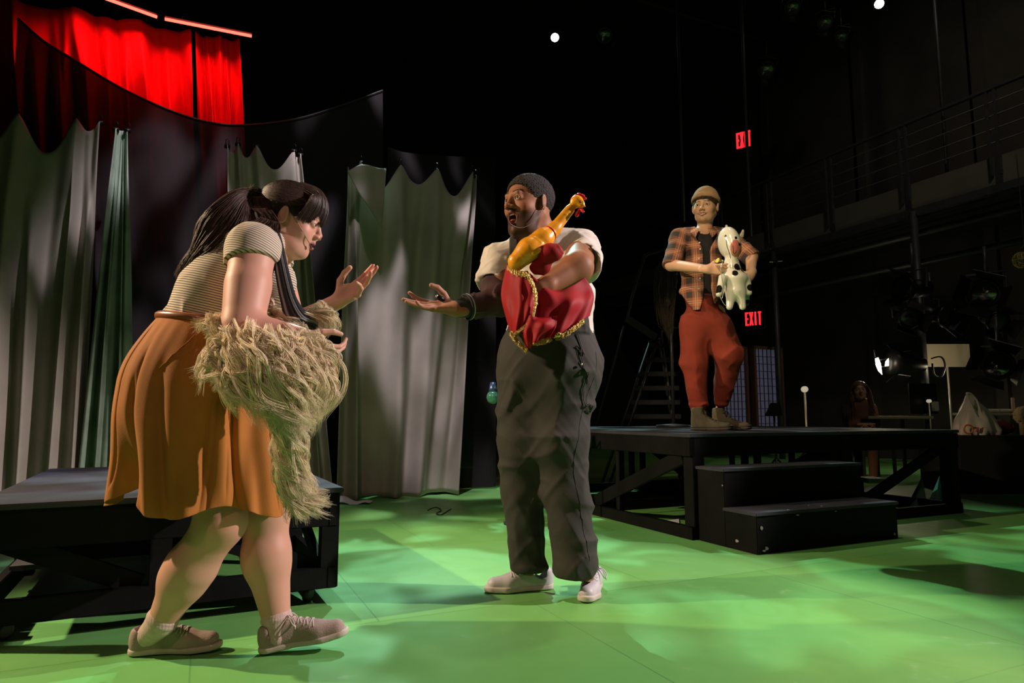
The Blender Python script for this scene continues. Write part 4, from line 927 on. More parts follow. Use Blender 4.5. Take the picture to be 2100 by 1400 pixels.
# maroon under-sleeve with cuff
mar = fold_mat('maroon_knit', (.045, .012, .014), .8)
q = SDF(); q.u(cone(ma(1012, 585, -.05), meR + A3(.005, 0, .004), .064, .062)).u(cone(meR, meR * .30 + mwR * .70, .062, .046), .03).n(ripple(8, [((1, 0, .1), .07, .005), ((1, 0, .7), .11, .007)]))
fa = (mwR - meR) / np.linalg.norm(mwR - meR); q.i(half(mwR - fa * .042, fa + A3(0, 0, -.15)), .004)
V, F_ = surf(q, A3(mwR[0] - .05, 2.45, mwR[2] - .12), A3(meR[0] + .12, 2.95, ma(0, 555)[2]), .0036); ms_ = mesh_obj('maroon_long_sleeve', V, F_, mar, Mn)
for o_, r_, m_ in ((.056, .0515, mm('cuff_white', (.35, .35, .38), .8)), (.048, .0505, mm('cuff_black', (.012, .012, .014), .8))):
    c_ = mwR - fa * o_; y_ = np.cross(fa, A3(0, 0, 1)); y_ /= np.linalg.norm(y_); z_ = np.cross(fa, y_)
    MB().tube([c_ + r_ * (math.cos(a) * y_ + math.sin(a) * z_) for a in np.linspace(0, 6.2832, 33)], .0035 if r_ > .051 else .005, 6, False).build('cuff_stripe', m_, ms_, True)
V, F_ = surf(cone(mwR - fa * .05, mwR - fa * .012, .045, .036), mwR - .1, mwR + .12, .004); mesh_obj('inner_cuff', V, F_, mm('charcoal_knit', (.02, .02, .022), .9), ms_)
# --- overalls
char = fold_mat('charcoal_canvas', (.027, .026, .020), .85, 300, vary=.18, vscale=9)
ov = SDF(); ov.u(cone(ma(1126, 700), ma(1128, 745), .192, .203, (TF, .88)))
ov.u(cone(ma(1087, 750, .02), ma(1074, 900, .0), .135, .108), .08).u(cone(ma(1074, 900, .0), ma(1072, 1010, .02), .108, .094), .05).u(cone(ma(1072, 1010, .02), ma(1084, 1160, .02), .092, .078), .03)
ov.u(cone(ma(1162, 750, -.02), ma(1150, 900, -.06), .145, .112), .08).u(cone(ma(1150, 900, -.06), ma(1160, 1010, -.07), .108, .094), .05).u(cone(ma(1160, 1010, -.07), ma(1180, 1150, -.08), .094, .098), .03)
ov.s_(cone(ma(1113, 1010, -.02), ma(1126, 1200, -.02), .004, .014), .02)
crv = ripple(31, [((.9, 0, 1), .24, .016), ((-.8, .2, 1), .30, .018), ((1, .3, .15), .16, .010), ((.8, .5, .7), .085, .006), ((-.7, .4, .9), .10, .006)])
ov.n(lambda P: .55 * crv(P) * (1 - .75 * sst(P[:, 2], .95, 1.08)))
gz = lambda P: sst(P[:, 2], .30, .12)
ov.i(half(ma(1084, 1172, 0), (0.0, 0, -1)), .006).i(half(ma(1128, 664), (0, 0, 1)), .01)
ov.s_(cone(ma(1084, 1160, .02), ma(1084, 1190, .02), .055, .058), .004).s_(cone(ma(1181, 1168, -.08), ma(1182, 1190, -.08), .062, .066), .004)
# bib: a layer over the shirt front
bibb = SDF(); bibb.u(lambda P: np.abs(ts(P) - .006) - .006).i(half(ma(1205, 600, -.2), A3(1, -.05, .10)), .004).i(half(ma(1034, 600, -.2), A3(-1, 0, -.06)), .004).i(half(ma(1120, 588), (0, 0, 1)), .004).i(half(ma(1120, 600, -.06), (0, 1, 0)), .004).i(half(ma(1120, 690), (0, 0, -1)), .004)
ov.u(bibb, .012)
V, F_ = surf(ov, A3(ma(1000, 0)[0], 2.50, .03), A3(ma(1255, 0)[0], 3.10, ma(0, 575, -.2)[2]), .0058); ovr = mesh_obj('dark_overalls', V, F_, char, Mn)
st_ = SDF(); st_.u(lambda P: np.abs(ts(P) - .004) - .004)
stw = SDF(); 
def strap(x0, x1, y0, y1, name):
    z = SDF(); z.u(lambda P: np.abs(ts(P) - .005) - .005).i(half(ma(x0, 540, -.1), (-1, 0, 0)), .003).i(half(ma(x1, 540, -.1), (1, 0, 0)), .003).i(half(ma(0, y1), (0, 0, -1)), .003).i(half(ma(1100, 550, -.02), (0, 1, 0)), .003)
    V, F_ = surf(z, A3(ma(x0 - 8, 0)[0], 2.50, ma(0, y1 + 10)[2]), A3(ma(x1 + 8, 0)[0], 2.92, ma(0, y0)[2]), .0042); return mesh_obj(name, V, F_, char, ovr)
strap(1044, 1062, 470, 605, 'strap')
# side seam, pocket edge and hammer loop
def seam(pts, par, m, r=.0016, n=60, name='seam'):
    P = on_surf(ov, crom([ma(*p) for p in pts], n)); return MB().tube(P, r, 5).build(name, m, par, True)
sm_ = mm('dark_thread', (.02, .02, .018), .9)
seam([(1222, 720, -.12), (1212, 800, -.14), (1190, 880, -.16), (1180, 960, -.17), (1196, 1060, -.17), (1212, 1150, -.17)], ovr, char, .0016)
seam([(1186, 705, -.2), (1192, 735, -.2), (1205, 765, -.19), (1212, 790, -.17)], ovr, char, .0018, name='pocket_edge')
hl_ = MB().tube(on_surf(ov, crom([ma(1203, 672, -.25), ma(1206, 740, -.22), ma(1214, 770, -.2), ma(1216, 820, -.19), ma(1226, 838, -.14), ma(1222, 850, -.13), ma(1214, 846, -.16)], 50)) + A3(0, -.005, 0), .0020, 6).build('microphone_cable', mm('black_cord'), Mn, True)
MB().lathe([(-.002, .001), (0, .006), (.006, .005), (.008, .001)], ma(1192, 747, -.19), (.1, -1, .2), 12).build('rivet', mm('rivet', (.6, .6, .6), .3, metal=1), ovr, True)
# small black-and-silver gadget on his palm: a thing he holds
g0 = mwR + mhR @ A3(.066, .024, .026); gd = thing('palm_gadget', 'small black and silver device held on the man’s open palm'.replace('’', "'"), 'gadget', g0)
MB().lathe([(-.016, .004), (-.014, .010), (.010, .011), (.014, .006)], g0, (-.7, -.5, .3), 14).build('housing', hous, gd, True)
MB().lathe([(0, .006), (.006, .007), (.009, .003)], g0 + A3(-.014, -.008, .006), (-.7, -.3, .6), 12).build('silver_cap', mm('polished_steel', (.8, .8, .8), .15, metal=1), gd, True)
# --- shoes
wht = mm('white_leather', (.52, .50, .52), .5, vary=.08, vscale=25, bump=.15, bscale=80); whs = mm('white_rubber', (.50, .46, .40), .6, vary=.12, vscale=20)
wl = mm('white_laces', (.6, .58, .6), .8)
Ta, Ha = onz(990, 1216, 0), onz(1136, 1206, 0); d = Ta - Ha; d[2] = 0
s1_ = make_shoe(Mn, Ha + A3(0, 0, .002), d, ma(1092, 1150, .02), np.linalg.norm(d) / .292, wht, whs, wl, spring=.08, th=.023, wid=.95)
Tb, Hb = onz(1202, 1238, 0), onz(1208, 1170, 0) * A3(1, 0, 0) + A3(0, 2.97, 0); d = Tb - Hb; d[2] = 0; 
s2_ = make_shoe(Mn, Hb + A3(0, 0, .002), d, ma(1200, 1150, .0), 1.02, wht, whs, wl, spring=.08, th=.023, wid=1.0)
tagc = SDF()
# ---------------------------------------------------------------- rubber chicken
ck = thing('rubber_chicken', 'yellow rubber chicken tucked under the bearded man’s arm, head up'.replace('’', "'"), 'toy', at(1100, 500, 2.42))
ca = lambda x, y, d=0: at(x, y, 2.40 + d)
S_ = SDF(); S_.u(cone(ca(1060, 536), ca(1085, 512), .034, .042)).u(cone(ca(1085, 512), ca(1113, 490, .02), .043, .036), .02).u(cone(ca(1113, 490, .02), ca(1136, 470, .04), .033, .023), .03).u(cone(ca(1136, 470, .04), ca(1168, 430, .06), .0235, .0190), .02)
S_.u(ell(ca(1183, 413, .06), A3(.026, .020, .025)), .018).u(ell(ca(1192, 418, .05), A3(.014, .012, .013)), .01)
S_.u(cone(ca(1192, 421, .05), ca(1200, 423, .045), .008, .003), .006)
S_.u(cone(ca(1108, 502, -.02), ca(1094, 520, -.035), .010, .009), .008).u(cone(ca(1094, 520, -.035), ca(1112, 512, -.035), .009, .006), .006)
S_.s_(cone(ca(1102, 510, -.045), ca(1112, 500, -.04), .004, .004), .004)
S_.s_(ball(ca(1191, 414, .035), .006), .004).n(ripple(4, [((1, 0, 1), .03, .0008)]))
V, F_ = surf(S_, ca(1030, 570, -.12), ca(1215, 385, .14), .0026); yel = mm('yellow_rubber', (.86, .36, .012), .32, vary=.12, vscale=14, sub=.15, coat=.3); mesh_obj('chicken_body', V, F_, yel, ck)
redr = mm('red_rubber', (.62, .012, .012), .3, coat=.3)
S_ = SDF()
for x, y, r_ in ((1176, 405, .006), (1181, 402, .008), (1188, 400, .009), (1195, 402, .008), (1200, 407, .006)): S_.u(ell(ca(x, y, .06), A3(r_, .005, r_ * 1.1)), .005)
V, F_ = surf(S_, ca(1165, 418, .03), ca(1210, 390, .09), .0018); mesh_obj('red_comb', V, F_, redr, ck)
S_ = SDF(); S_.u(cone(ca(1188, 430, .05), ca(1183, 441, .045), .006, .008)).u(cone(ca(1193, 430, .045), ca(1196, 434, .04), .006, .005), .004)
V, F_ = surf(S_, ca(1170, 455, .01), ca(1210, 418, .09), .0018); mesh_obj('red_wattle', V, F_, redr, ck)
MB().lathe([(-.001, .001), (0, .0045), (.002, .003), (.0025, .0005)], ca(1190, 413, .038), (.3, -1, 0), 10).build('eye', mm('painted_black', (.01, .01, .01), .3), ck, True)
ax_ = ca(1136, 470, .04) - ca(1113, 490, .02); ax_ /= np.linalg.norm(ax_); cc_ = ca(1126, 479, .03); y_ = np.cross(ax_, YA); y_ /= np.linalg.norm(y_); z_ = np.cross(ax_, y_)
MB().tube([cc_ + .0305 * (math.cos(a) * y_ + math.sin(a) * z_) + ax_ * .006 * math.sin(a) for a in np.linspace(0, 6.2832, 33)], .0022, 6, False).build('red_neck_cord', redr, ck, True)
# ---------------------------------------------------------------- red cape with gold fringe
cape = thing('red_cape', 'crumpled red cloth with gold fringe bundled under the bearded man’s arm'.replace('’', "'"), 'cloth', at(1120, 620, 2.45))
redc = mm('red_satin_cloth', (.30, .003, .007), .65, vary=.12, vscale=10, bump=.06, bscale=240, spec=.25); gold = mm('gold_fringe', (.42, .30, .07), .4, metal=.5)
def coons(T_, B_, L_, R_, n=44, seed=0, amp=.007, fw=3):
    t = np.linspace(0, 1, n)[:, None, None]; s = np.linspace(0, 1, n)[None, :, None]; T_, B_, L_, R_ = [crom(np.array([ca(*p) for p in q]), n) for q in (T_, B_, L_, R_)]
    P = (1 - t) * T_[None] + t * B_[None] + (1 - s) * L_[:, None] + s * R_[:, None] - ((1 - s) * (1 - t) * T_[0] + s * (1 - t) * T_[-1] + (1 - s) * t * B_[0] + s * t * B_[-1])
    rr = np.random.RandomState(seed); f1 = rr.rand() * 6; bow = np.sin(math.pi * s) * np.sin(math.pi * t)
    d = amp * (np.sin(fw * 6.28 * (s + .25 * t) + f1) * (.3 + .7 * t) + .5 * np.sin(fw * 3.1 * (t * 1.2 - s) + f1)) 
    P = P + d * A3(0, -1, .2) + bow * A3(0, -.03, 0); return P.reshape(-1, 3), grid_faces(n, n)
def patch(name, par, *a, m=redc, **k):
    V, F_ = coons(*a, **k); return solid(mesh_obj(name, V, F_, m, par), .003)
patch('left_flap', cape, [(1040, 542, .06), (1062, 556, 0), (1082, 556, -.02)], [(1050, 688, .03), (1058, 690, .0), (1066, 684, .0)], [(1040, 542, .06), (1028, 600, .08), (1038, 650, .05), (1050, 688, .03)], [(1082, 556, -.02), (1098, 600, -.02), (1092, 642, -.02), (1066, 684, .0)], seed=1)
patch('main_drape', cape, [(1086, 560, .03), (1125, 592, .04), (1165, 590, .06), (1198, 570, .12)], [(1088, 700, .02), (1130, 694, .0), (1165, 678, .0), (1210, 645, .06)], [(1086, 560, .03), (1100, 610, .01), (1090, 660, .01), (1088, 700, .02)], [(1198, 570, .12), (1212, 590, .12), (1217, 612, .11), (1210, 645, .06)], seed=2, amp=.010, fw=2.6)
patch('lower_point', cape, [(1078, 640, -.02), (1100, 650, -.03), (1142, 648, -.04)], [(1082, 716, -.01), (1096, 706, -.03), (1126, 694, -.04)], [(1078, 640, -.02), (1070, 680, -.01), (1082, 716, -.01)], [(1142, 648, -.04), (1140, 670, -.04), (1126, 694, -.04)], seed=3, amp=.012, fw=2.2)
S_ = SDF(); S_.u(ell(ca(1130, 518, -.02), A3(.045, .035, .036))).u(ell(ca(1108, 548, .0), A3(.040, .03, .030)), .03).n(ripple(6, [((1, 0, .6), .05, .003)]))
V, F_ = surf(S_, ca(1070, 590, -.12), ca(1175, 485, .12), .004); mesh_obj('stuffed_red_bulge', V, F_, redc, cape)
def fringe(pts, length, par, dirv=(0, 0, -1), n=170, seed=0):
    rr = np.random.RandomState(seed); C_ = crom([ca(*p) for p in pts], n); dv = np.array(dirv, float); T = np.gradient(C_, axis=0); T /= np.linalg.norm(T, axis=1)[:, None]
    P = []; tt = np.linspace(0, 1, 8)[:, None]
    for i in range(n):
        for _ in range(2):
            d = dv + rr.randn(3) * .16; d /= np.linalg.norm(d); o_ = rr.randn(3) * .0015; P.append(C_[i] + o_ + A3(0, -.004, 0) + d * length * rr.uniform(.8, 1.05) * tt + .002 * np.sin(9 * tt + rr.rand() * 6) * T[i])
    o = strands('gold_fringe', P, .0012, gold, par); return o
fringe([(1078, 556, -.03), (1094, 580, -.04), (1100, 610, -.04), (1094, 640, -.03), (1080, 662, -.02), (1056, 682, -.01)], .020, cape, (-.2, -.4, -.9), 260, 1)
fringe([(1050, 678, .0), (1060, 694, -.01), (1082, 716, -.02)], .018, cape, (-.4, -.2, -.8), 110, 2)
fringe([(1096, 700, -.04), (1110, 698, -.045), (1128, 692, -.05)], .016, cape, (.05, -.2, -1), 90, 3)
fringe([(1140, 690, -.02), (1165, 678, -.01), (1195, 655, .03)], .016, cape, (.3, -.2, -.9), 170, 4)
fringe([(1042, 545, .04), (1060, 555, -.01), (1080, 558, -.04)], .020, cape, (-.1, -.3, -.9), 120, 5)
MB().tube([ca(1136, 690, -.05), ca(1146, 686, -.06), ca(1152, 684, -.05)], [.008, .010, .004], 10).build('gold_button', mm('gold_metal', (.6, .4, .1), .25, metal=1), cape, True)
# ================================================================ the young man with the balloon cow
By = thing('person', 'smiling young man in a tan beanie and rust trousers, standing on the tall platform', 'person', at(1447, 884, 4.75) * A3(1, 1, 0) + A3(0, 0, .625))
bo = lambda x, y, d=0.0: at(x, y, 4.75 + d)
BF = A3(-.50, -.87, -.06); BR = frame(BF, (.04, 0, 1)); BS = 1.10; BO = bo(1446.5, 426, -.02)
bopt = dict(open=.0060, lipw=.032, cheek=.006, smile=.009, jaw=1.06, eyeopen=.8, drop=-.011)
fz = onz(1447, 884, .625)
body = SDF(); body.u(local(head_sdf(bopt), BO, BR, BS)).u(cone(BO + BR @ A3(-.03, 0, -.05), bo(1443, 482), .052, .058), .025)
BT = A3(-.38, -.92, 0); body.u(cone(bo(1441, 500), bo(1440, 610), .11, .11, (BT, .75)), .04)
bsR, beR, bwR = bo(1393, 487, .0), bo(1377, 543, -.08), bo(1450, 552, -.40)
bsL, beL, bwL = bo(1492, 487, .02), bo(1541, 528, -.10), bo(1540, 562, -.34)
body.u(cone(bsR, beR, .048, .044), .03).u(cone(beR, bwR, .043, .028), .02).u(cone(bsL, beL, .048, .044), .03).u(cone(beL, bwL, .042, .029), .02)
bhR = hframe((.96, -.25, -.02), (.20, .95, -.1), -1); body.u(local(hand_sdf(((.25, .3, .2), (.3, .35, .2), (.35, .4, .3), (.55, .5, .4)), (.14, .03, -.06, -.18), ((.6, .65, .3), (.85, .3, .4), (.95, .1, .3))), bwR, bhR, 1.0), .014)
bhL = hframe((-.62, -.38, -.60), (-.30, .90, -.1), 1); body.u(local(hand_sdf(((.4, .5, .3), (.45, .5, .3), (.5, .5, .3), (.5, .5, .4)), (.14, .03, -.06, -.18)), bwL, bhL, 1.0), .014)
body.u(cone(bo(1425, 640), bo(1430, 830), .06, .04), .03).u(cone(bo(1470, 640), bo(1494, 735, -.03), .06, .045), .03).u(cone(bo(1494, 735, -.03), bo(1481, 815, .13), .045, .036), .03).u(cone(bo(1430, 830), bo(1432, 862), .045, .04)).u(cone(bo(1478, 812, .16), bo(1474, 855, .185), .030, .028))
V, F_ = multi(body, [(BO + A3(-.15, -.17, -.19), BO + A3(.14, .16, .15), .0030),
    (A3(bsR[0] - .15, 4.05, bwL[2] - .20), A3(bwL[0] + .14, 4.95, BO[2] - .19), .0042), (A3(1.1, 4.5, .68), A3(1.85, 5.2, bwL[2] - .20), .012)])
L = (V - BO) @ BR / BS; col = head_color(L, (.60, .36, .24), (.45, .15, .13), (.07, .035, .02), bopt); near = (np.abs(L) < .14).all(1); col = np.where(near[:, None], col, np.array([.60, .36, .24])[None])
mesh_obj('body', V, F_, skin_f, By, True, col)
eyes(By, BO, BR, BS, BR @ A3(1, .05, -.05))
MB().tube([BO + BR @ (A3(.0900 - 14 * y * y, y, -.0602 + 9 * y * y * 1.2) * BS) for y in np.linspace(-.020, .020, 13)], .0044, 8).build('teeth', mm('teeth'), By, True)
# hair under the hat
hair = SDF(); hair.u(ell(A3(-.014, 0, .036), (.101, .083, .082))).s_(ell(A3(.09, 0, -.055), (.08, .12, .092)), .006).s_(ell(A3(0, 0, -.06), (.04, .2, .06)), .006).i(half((-.02, 0, -.045), (.3, 0, -1)), .01)
V, F_ = surf(local(hair, BO, BR, BS), BO - .16, BO + .16, .0035); ho = mesh_obj('hair', V, F_, mm('brown_short_hair', (.045, .024, .013), .7, bump=.8, bscale=300), By)
rs = np.random.RandomState(8); paths = []
for _ in range(130):
    y = rs.uniform(-.05, .05); paths.append([BO + BS * (BR @ x) for x in crom([A3(.075 - abs(y) * .5, y, .075), A3(.090 - abs(y) * .5, y * 1.05 + .004, .058), A3(.094 - abs(y) * .62, y * 1.1 + .010, .040 + rs.uniform(-.006, .008))], 8)])
strands('fringe_strands', paths, .0016, mm('brown_short_hair'), ho)
# beanie
bn = SDF(); bn.u(ell(A3(-.018, 0, .060), (.099, .085, .090))).i(half((0, 0, .045), (.25, 0, -1)), .006)
cu = SDF(); cu.u(ell(A3(-.016, 0, .048), (.107, .094, .10))).i(half((0, 0, .034), (.28, 0, -1)), .010).i(half((0, 0, .074), (-.28, 0, 1)), .012).s_(ell(A3(-.016, 0, .036), (.098, .082, .10)), .004)
rib = lambda P: .0012 * np.sin(np.arctan2(P[:, 1], P[:, 0] + .018) * 60)
tanb = mm('tan_rib_knit', (.40, .23, .12), .95, bump=.5, bscale=400)
bn.n(rib); cu.n(rib)
V, F_ = surf(local(bn, BO, BR, BS), BO - .16, BO + .2, .0032); bh = mesh_obj('beanie', V, F_, tanb, By); V, F_ = surf(local(cu, BO, BR, BS), BO - .16, BO + .2, .0032); mesh_obj('turned_up_cuff', V, F_, tanb, bh)
# black tee
blk = mm('black_cotton', (.012, .011, .012), .9)
t_ = SDF(); t_.u(cone(bo(1441, 505), bo(1440, 655), .116, .104, (BT, .78))).u(cone(bo(1410, 488), bo(1474, 488), .06, .06), .05).s_(cone(BO + BR @ A3(-.02, 0, -.05), bo(1442, 478, -.02), .052, .058), .006)
V, F_ = surf(t_, bo(1370, 690, -.25), bo(1510, 450, .3), .008); tee = mesh_obj('black_tee_shirt', V, F_, blk, By)
# plaid shirt, open at the front
pl_m = mat('plaid_flannel', (.3, .12, .08), .9, bump=.3, bscale=240); nt = pl_m.node_tree; b = nt.nodes['Principled BSDF']
an = nt.nodes.new('ShaderNodeAttribute'); an.attribute_name = 'Fab'; sx = nt.nodes.new('ShaderNodeSeparateXYZ'); nt.links.new(an.outputs['Vector'], sx.inputs[0])
def math_(op, a, b_=None, c_=None):
    n_ = nt.nodes.new('ShaderNodeMath'); n_.operation = op
    for i, x in enumerate((a, b_, c_)):
        if x is None: continue
        if isinstance(x, (int, float)): n_.inputs[i].default_value = x
        else: nt.links.new(x, n_.inputs[i])
    return n_.outputs[0]
def band_(src, per, lo, hi, off=0.0):
    f_ = math_('FRACT', math_('ADD', math_('DIVIDE', src, per), off)); return math_('MULTIPLY', math_('GREATER_THAN', f_, lo), math_('LESS_THAN', f_, hi))
def mixc(fac, a, b_):
    n_ = nt.nodes.new('ShaderNodeMix'); n_.data_type = 'RGBA'; nt.links.new(fac, n_.inputs[0])
    for i, x in ((6, a), (7, b_)):
        if isinstance(x, tuple): n_.inputs[i].default_value = x + (1,)
        else: nt.links.new(x, n_.inputs[i])
    return n_.outputs[2]
X_, Z_ = sx.outputs[0], sx.outputs[1]
dark = math_('MULTIPLY', math_('ADD', band_(X_, .105, .0, .42), band_(Z_, .105, .0, .42)), .5)
c1 = mixc(dark, (.34, .12, .065), (.045, .035, .035))
lite = math_('MAXIMUM', math_('MAXIMUM', band_(X_, .105, .60, .64), band_(X_, .105, .74, .78)), math_('MAXIMUM', band_(Z_, .105, .60, .64), band_(Z_, .105, .74, .78)))
nt.links.new(mixc(math_('MULTIPLY', lite, .75), c1, (.55, .33, .20)), b.inputs['Base Color'])
def plshirt():
    z = SDF(); z.u(cone(bo(1440, 500), bo(1437, 640), .140, .152, (BT, .80))).u(cone(bo(1415, 486, .01), bsR + A3(.0, 0, -.004), .064, .066), .04).u(cone(bo(1466, 486, .01), bsL, .064, .066), .04)
    z.n(ripple(14, [((.3, 0, 1), .16, .010), ((-.7, 0, 1), .12, .008)]))
    return z
core = plshirt(); psh = SDF(); psh.u(core)
for s0, e0 in ((bsR, beR), (bsL, beL)):
    d = (e0 - s0) / np.linalg.norm(e0 - s0); q = SDF(); q.u(cone(s0, e0, .068, .064)).n(ripple(17, [(d, .09, .005)])).u(cone(e0 - d * .025, e0 - d * .002, .067, .067)).i(half(e0 + d * .016, d), .006); psh.u(q, .025)
psh.s_(lambda P: core(P) + .012, .004)
BL = np.cross(A3(0, 0, 1), BT)
def opening(P):     # wedge of the open front
    q = P - bo(1450, 560, -.12); w_ = .022 + .10 * sst(-q[:, 2], .10, .32) * .35 + .10 * sst(q[:, 2], .16, .30) * .5
    return smax(np.abs(q @ BL) - w_, q @ (-BT) - .10, .01)
psh.s_(opening, .006).s_(cone(BO + BR @ A3(-.02, 0, -.06), bo(1442, 476, -.02), .058, .062), .006)
psh.i(lambda P: -(P[:, 2] - (bo(1440, 640)[2] + np.minimum(1.5 * np.maximum(np.abs((P - bo(1443, 640)) @ BL) - .06, 0), .14) + .0)) , .006)
V, F_ = surf(psh, A3(bsR[0] - .22, 4.40, bo(0, 660)[2]), A3(bsL[0] + .28, 5.0, bo(0, 460)[2]), .0056)
fab = np.zeros((len(V), 3)); fab[:, 0] = (V - bo(1440, 560)) @ BL; fab[:, 1] = V[:, 2]
for s0, e0, sg in ((bsR, beR, -1), (bsL, beL, 1)):
    d = (e0 - s0) / np.linalg.norm(e0 - s0); lat = ((V - bo(1441, 560)) @ BL) * sg; w_ = np.cross(d, YA)
    wt = (1 - sst(cone(s0, e0, .07)(V), .0, .03)) * sst(lat, .07, .13); fab[:, 1] = fab[:, 1] * (1 - wt) + wt * (s0[2] - (V - s0) @ d); fab[:, 0] = fab[:, 0] * (1 - wt) + wt * ((s0 - bo(1440, 560)) @ BL + (V - s0) @ w_ * np.sign(w_ @ BL))
ps = mesh_obj('plaid_flannel_shirt', V, F_, pl_m, By, True, None, fab)
for i in range(6):
    p = on_surf(core, [bo(1434, 492 + i * 19, -.14)])[0]; MB().lathe([(-.001, .002), (0, .006), (.002, .005), (.0025, .001)], p, BT, 10).build('button', mm('pearl_button', (.7, .66, .6), .3), ps, True)
for sg in (-1, 1):   # collar points
    c_ = bo(1443 + (22 if sg > 0 else -20), 474, -.10); P = [c_ + BL * (sg * -.045 * 0), c_ + BL * .03 * (1), c_ + A3(0, 0, -.055) + BL * .004, c_ + A3(0, .05, .02)]
    cl = [bo(1443 + sg * 9, 468, -.10), bo(1443 + sg * 25, 466, -.02), bo(1443 + sg * 27, 478, -.09), bo(1443 + sg * 17, 487, -.13)]
    cm0 = MB().prism(cl, A3(0, -1, .2), .006); mesh_obj('collar', cm0.V, cm0.F, pl_m, ps, False, None, np.array(cm0.V) * A3(1, 0, 0) + np.array(cm0.V)[:, [0, 2, 1]] * A3(0, 1, 0))
# rust corduroy trousers
rust = fold_mat('rust_corduroy', (.19, .021, .008), .9, 300, vary=.14, vscale=10)
tr = SDF(); tr.u(cone(bo(1441, 610), bo(1441, 640), .112, .118, (BT, .85))).u(cone(bo(1441, 640), bo(1441, 668), .118, .135, (BT, .85))).u(cone(bo(1423, 668), bo(1425, 745), .108, .092), .05).u(cone(bo(1425, 745), bo(1431, 832), .090, .062), .03)
tr.u(cone(bo(1466, 668), bo(1496, 728, -.04), .112, .100), .05).u(cone(bo(1496, 728, -.04), bo(1480, 820, .14), .096, .060), .03)
tr.n(ripple(41, [((.9, 0, 1), .20, .007), ((-.8, 0, 1), .24, .009), ((1, 0, .2), .12, .005)])).i(half(bo(1430, 843), (-.05, 0, -1)), .008).i(half(bo(1440, 606), (0, 0, 1)), .01)
tr.n(lambda P: .004 * np.sin(P[:, 2] * 130) * sst(.88 - P[:, 2], 0, .10))
V, F_ = surf(tr, A3(1.10, 4.42, .70), A3(1.85, 5.15, bo(0, 600)[2]), .0065); mesh_obj('rust_trousers', V, F_, rust, By)
# boots
olive = mm('olive_suede', (.085, .075, .045), .9, vary=.2, vscale=25, bump=.4, bscale=200); bsole = mm('dark_lug_sole', (.05, .042, .034), .8); blace = mm('dark_laces', (.04, .035, .03), .8)
for x, y, dd in ((1424, 884, (.86, -.5)), (1467, 879, (.80, -.6))):
    hp = at(x, y, 4.72 if x < 1440 else 4.93) ; hp[2] = .627; d = np.array(dd + (0,)) 
    make_shoe(By, hp - A3(.02, -.02, 0), d, hp + A3(.03, 0, .2), 1.02, olive, bsole, blace, spring=.2, th=.034, boot=.075, chunky=1, name='boot')
# ---------------------------------------------------------------- balloon cow
cw = thing('balloon_cow', 'shiny inflatable black and white cow balloon hugged by the young man', 'toy', bo(1500, 560, -.40))
co = lambda x, y, d=0: at(x, y, 4.36 + d)
Rh = frame((.35, -.93, -.1), (-.22, 0, 1))
S_ = SDF(); S_.u(ell(co(1495, 498), A3(.085, .066, .110), Rh)).u(ell(co(1505, 508, -.045), A3(.045, .05, .070), Rh), .02)
S_.u(cone(co(1500, 540), co(1504, 572), .050, .070), .03).u(ell(co(1508, 572), A3(.085, .075, .055)), .03).u(ell(co(1508, 596), A3(.070, .07, .075)), .03)
S_.u(cone(co(1500, 600, -.02), co(1496, 629, -.03), .036, .022), .02).u(cone(co(1517, 600, -.02), co(1523, 629, -.03), .036, .022), .02)
S_.u(cone(co(1482, 570, -.05), co(1474, 603, -.08), .028, .020), .02).u(cone(co(1530, 570, .0), co(1536, 600, -.02), .030, .020), .02)
S_.u(cone(co(1530, 600, .05), co(1530, 622, .05), .028, .02), .02)
k1 = lambda P: .0014 * np.sin(np.arctan2((P - co(1500, 560))[:, 0], (P - co(1500, 560))[:, 2]) * 60) * np.exp(-((P[:, 1] - 4.36) / .012) ** 2); S_.n(k1)
V, F_ = surf(S_, co(1450, 660, -.2), co(1560, 455, .2), .0034)
col = np.repeat(np.array([[.70, .70, .62]]), len(V), 0)
for (x, y, d, r) in ((1515, 545, -.07, .022), (1508, 558, -.08, .017), (1525, 552, -.05, .016), (1486, 483, -.07, .012), (1472, 592, -.09, .022), (1538, 590, -.03, .018), (1534, 622, .03, .02), (1528, 545, .03, .03), (1476, 603, -.05, .02)): col[np.linalg.norm(V - co(x, y, d), axis=1) < r * 1.35] = (.01, .01, .01)
pk_ = ell(co(1508, 509, -.075), A3(.030, .060, .066), Rh)(V) < 0; sn_ = (ell(co(1506, 509, -.06), A3(.06, .037, .060), Rh)(V) < 0); col[sn_] = (.50, .16, .13)
bal = mm('glossy_foil', (.7, .7, .65), .16, attr='Col', coat=.8); mesh_obj('cow_body', V, F_, bal, cw, True, col)
for x, y, s_ in ((1491, 468, 1), (1521, 478, -1)):
    q = SDF(); q.u(cone(co(x, y + 5, .0), co(x + (-1 if s_ > 0 else 3), y - 5, .0), .016, .009, (YA, .6))); V, F_ = surf(q, co(x - 15, y + 22, -.06), co(x + 15, y - 20, .06), .003); mesh_obj('ear', V, F_, bal, cw, True, np.array([.45, .42, .38]))
ink = mm('painted_black'); mk = MB()
def on_cow(pts, r, name):
    P = on_surf(S_, crom([co(*p) for p in pts], 16), 8) + A3(0, -.001, 0); MB().tube(P, r, 5).build(name, ink, cw, True)
on_cow([(1502, 519, -.12), (1507, 524, -.12), (1512, 521, -.12), (1514, 515, -.12)], .0022, 'painted_smile'); on_cow([(1503, 502, -.12), (1503.5, 510, -.12), (1504, 518, -.12)], .0016, 'painted_smile')
on_cow([(1484, 490, -.08), (1483, 505, -.08), (1487, 520, -.08), (1492, 530, -.07)], .0022, 'painted_stitching')
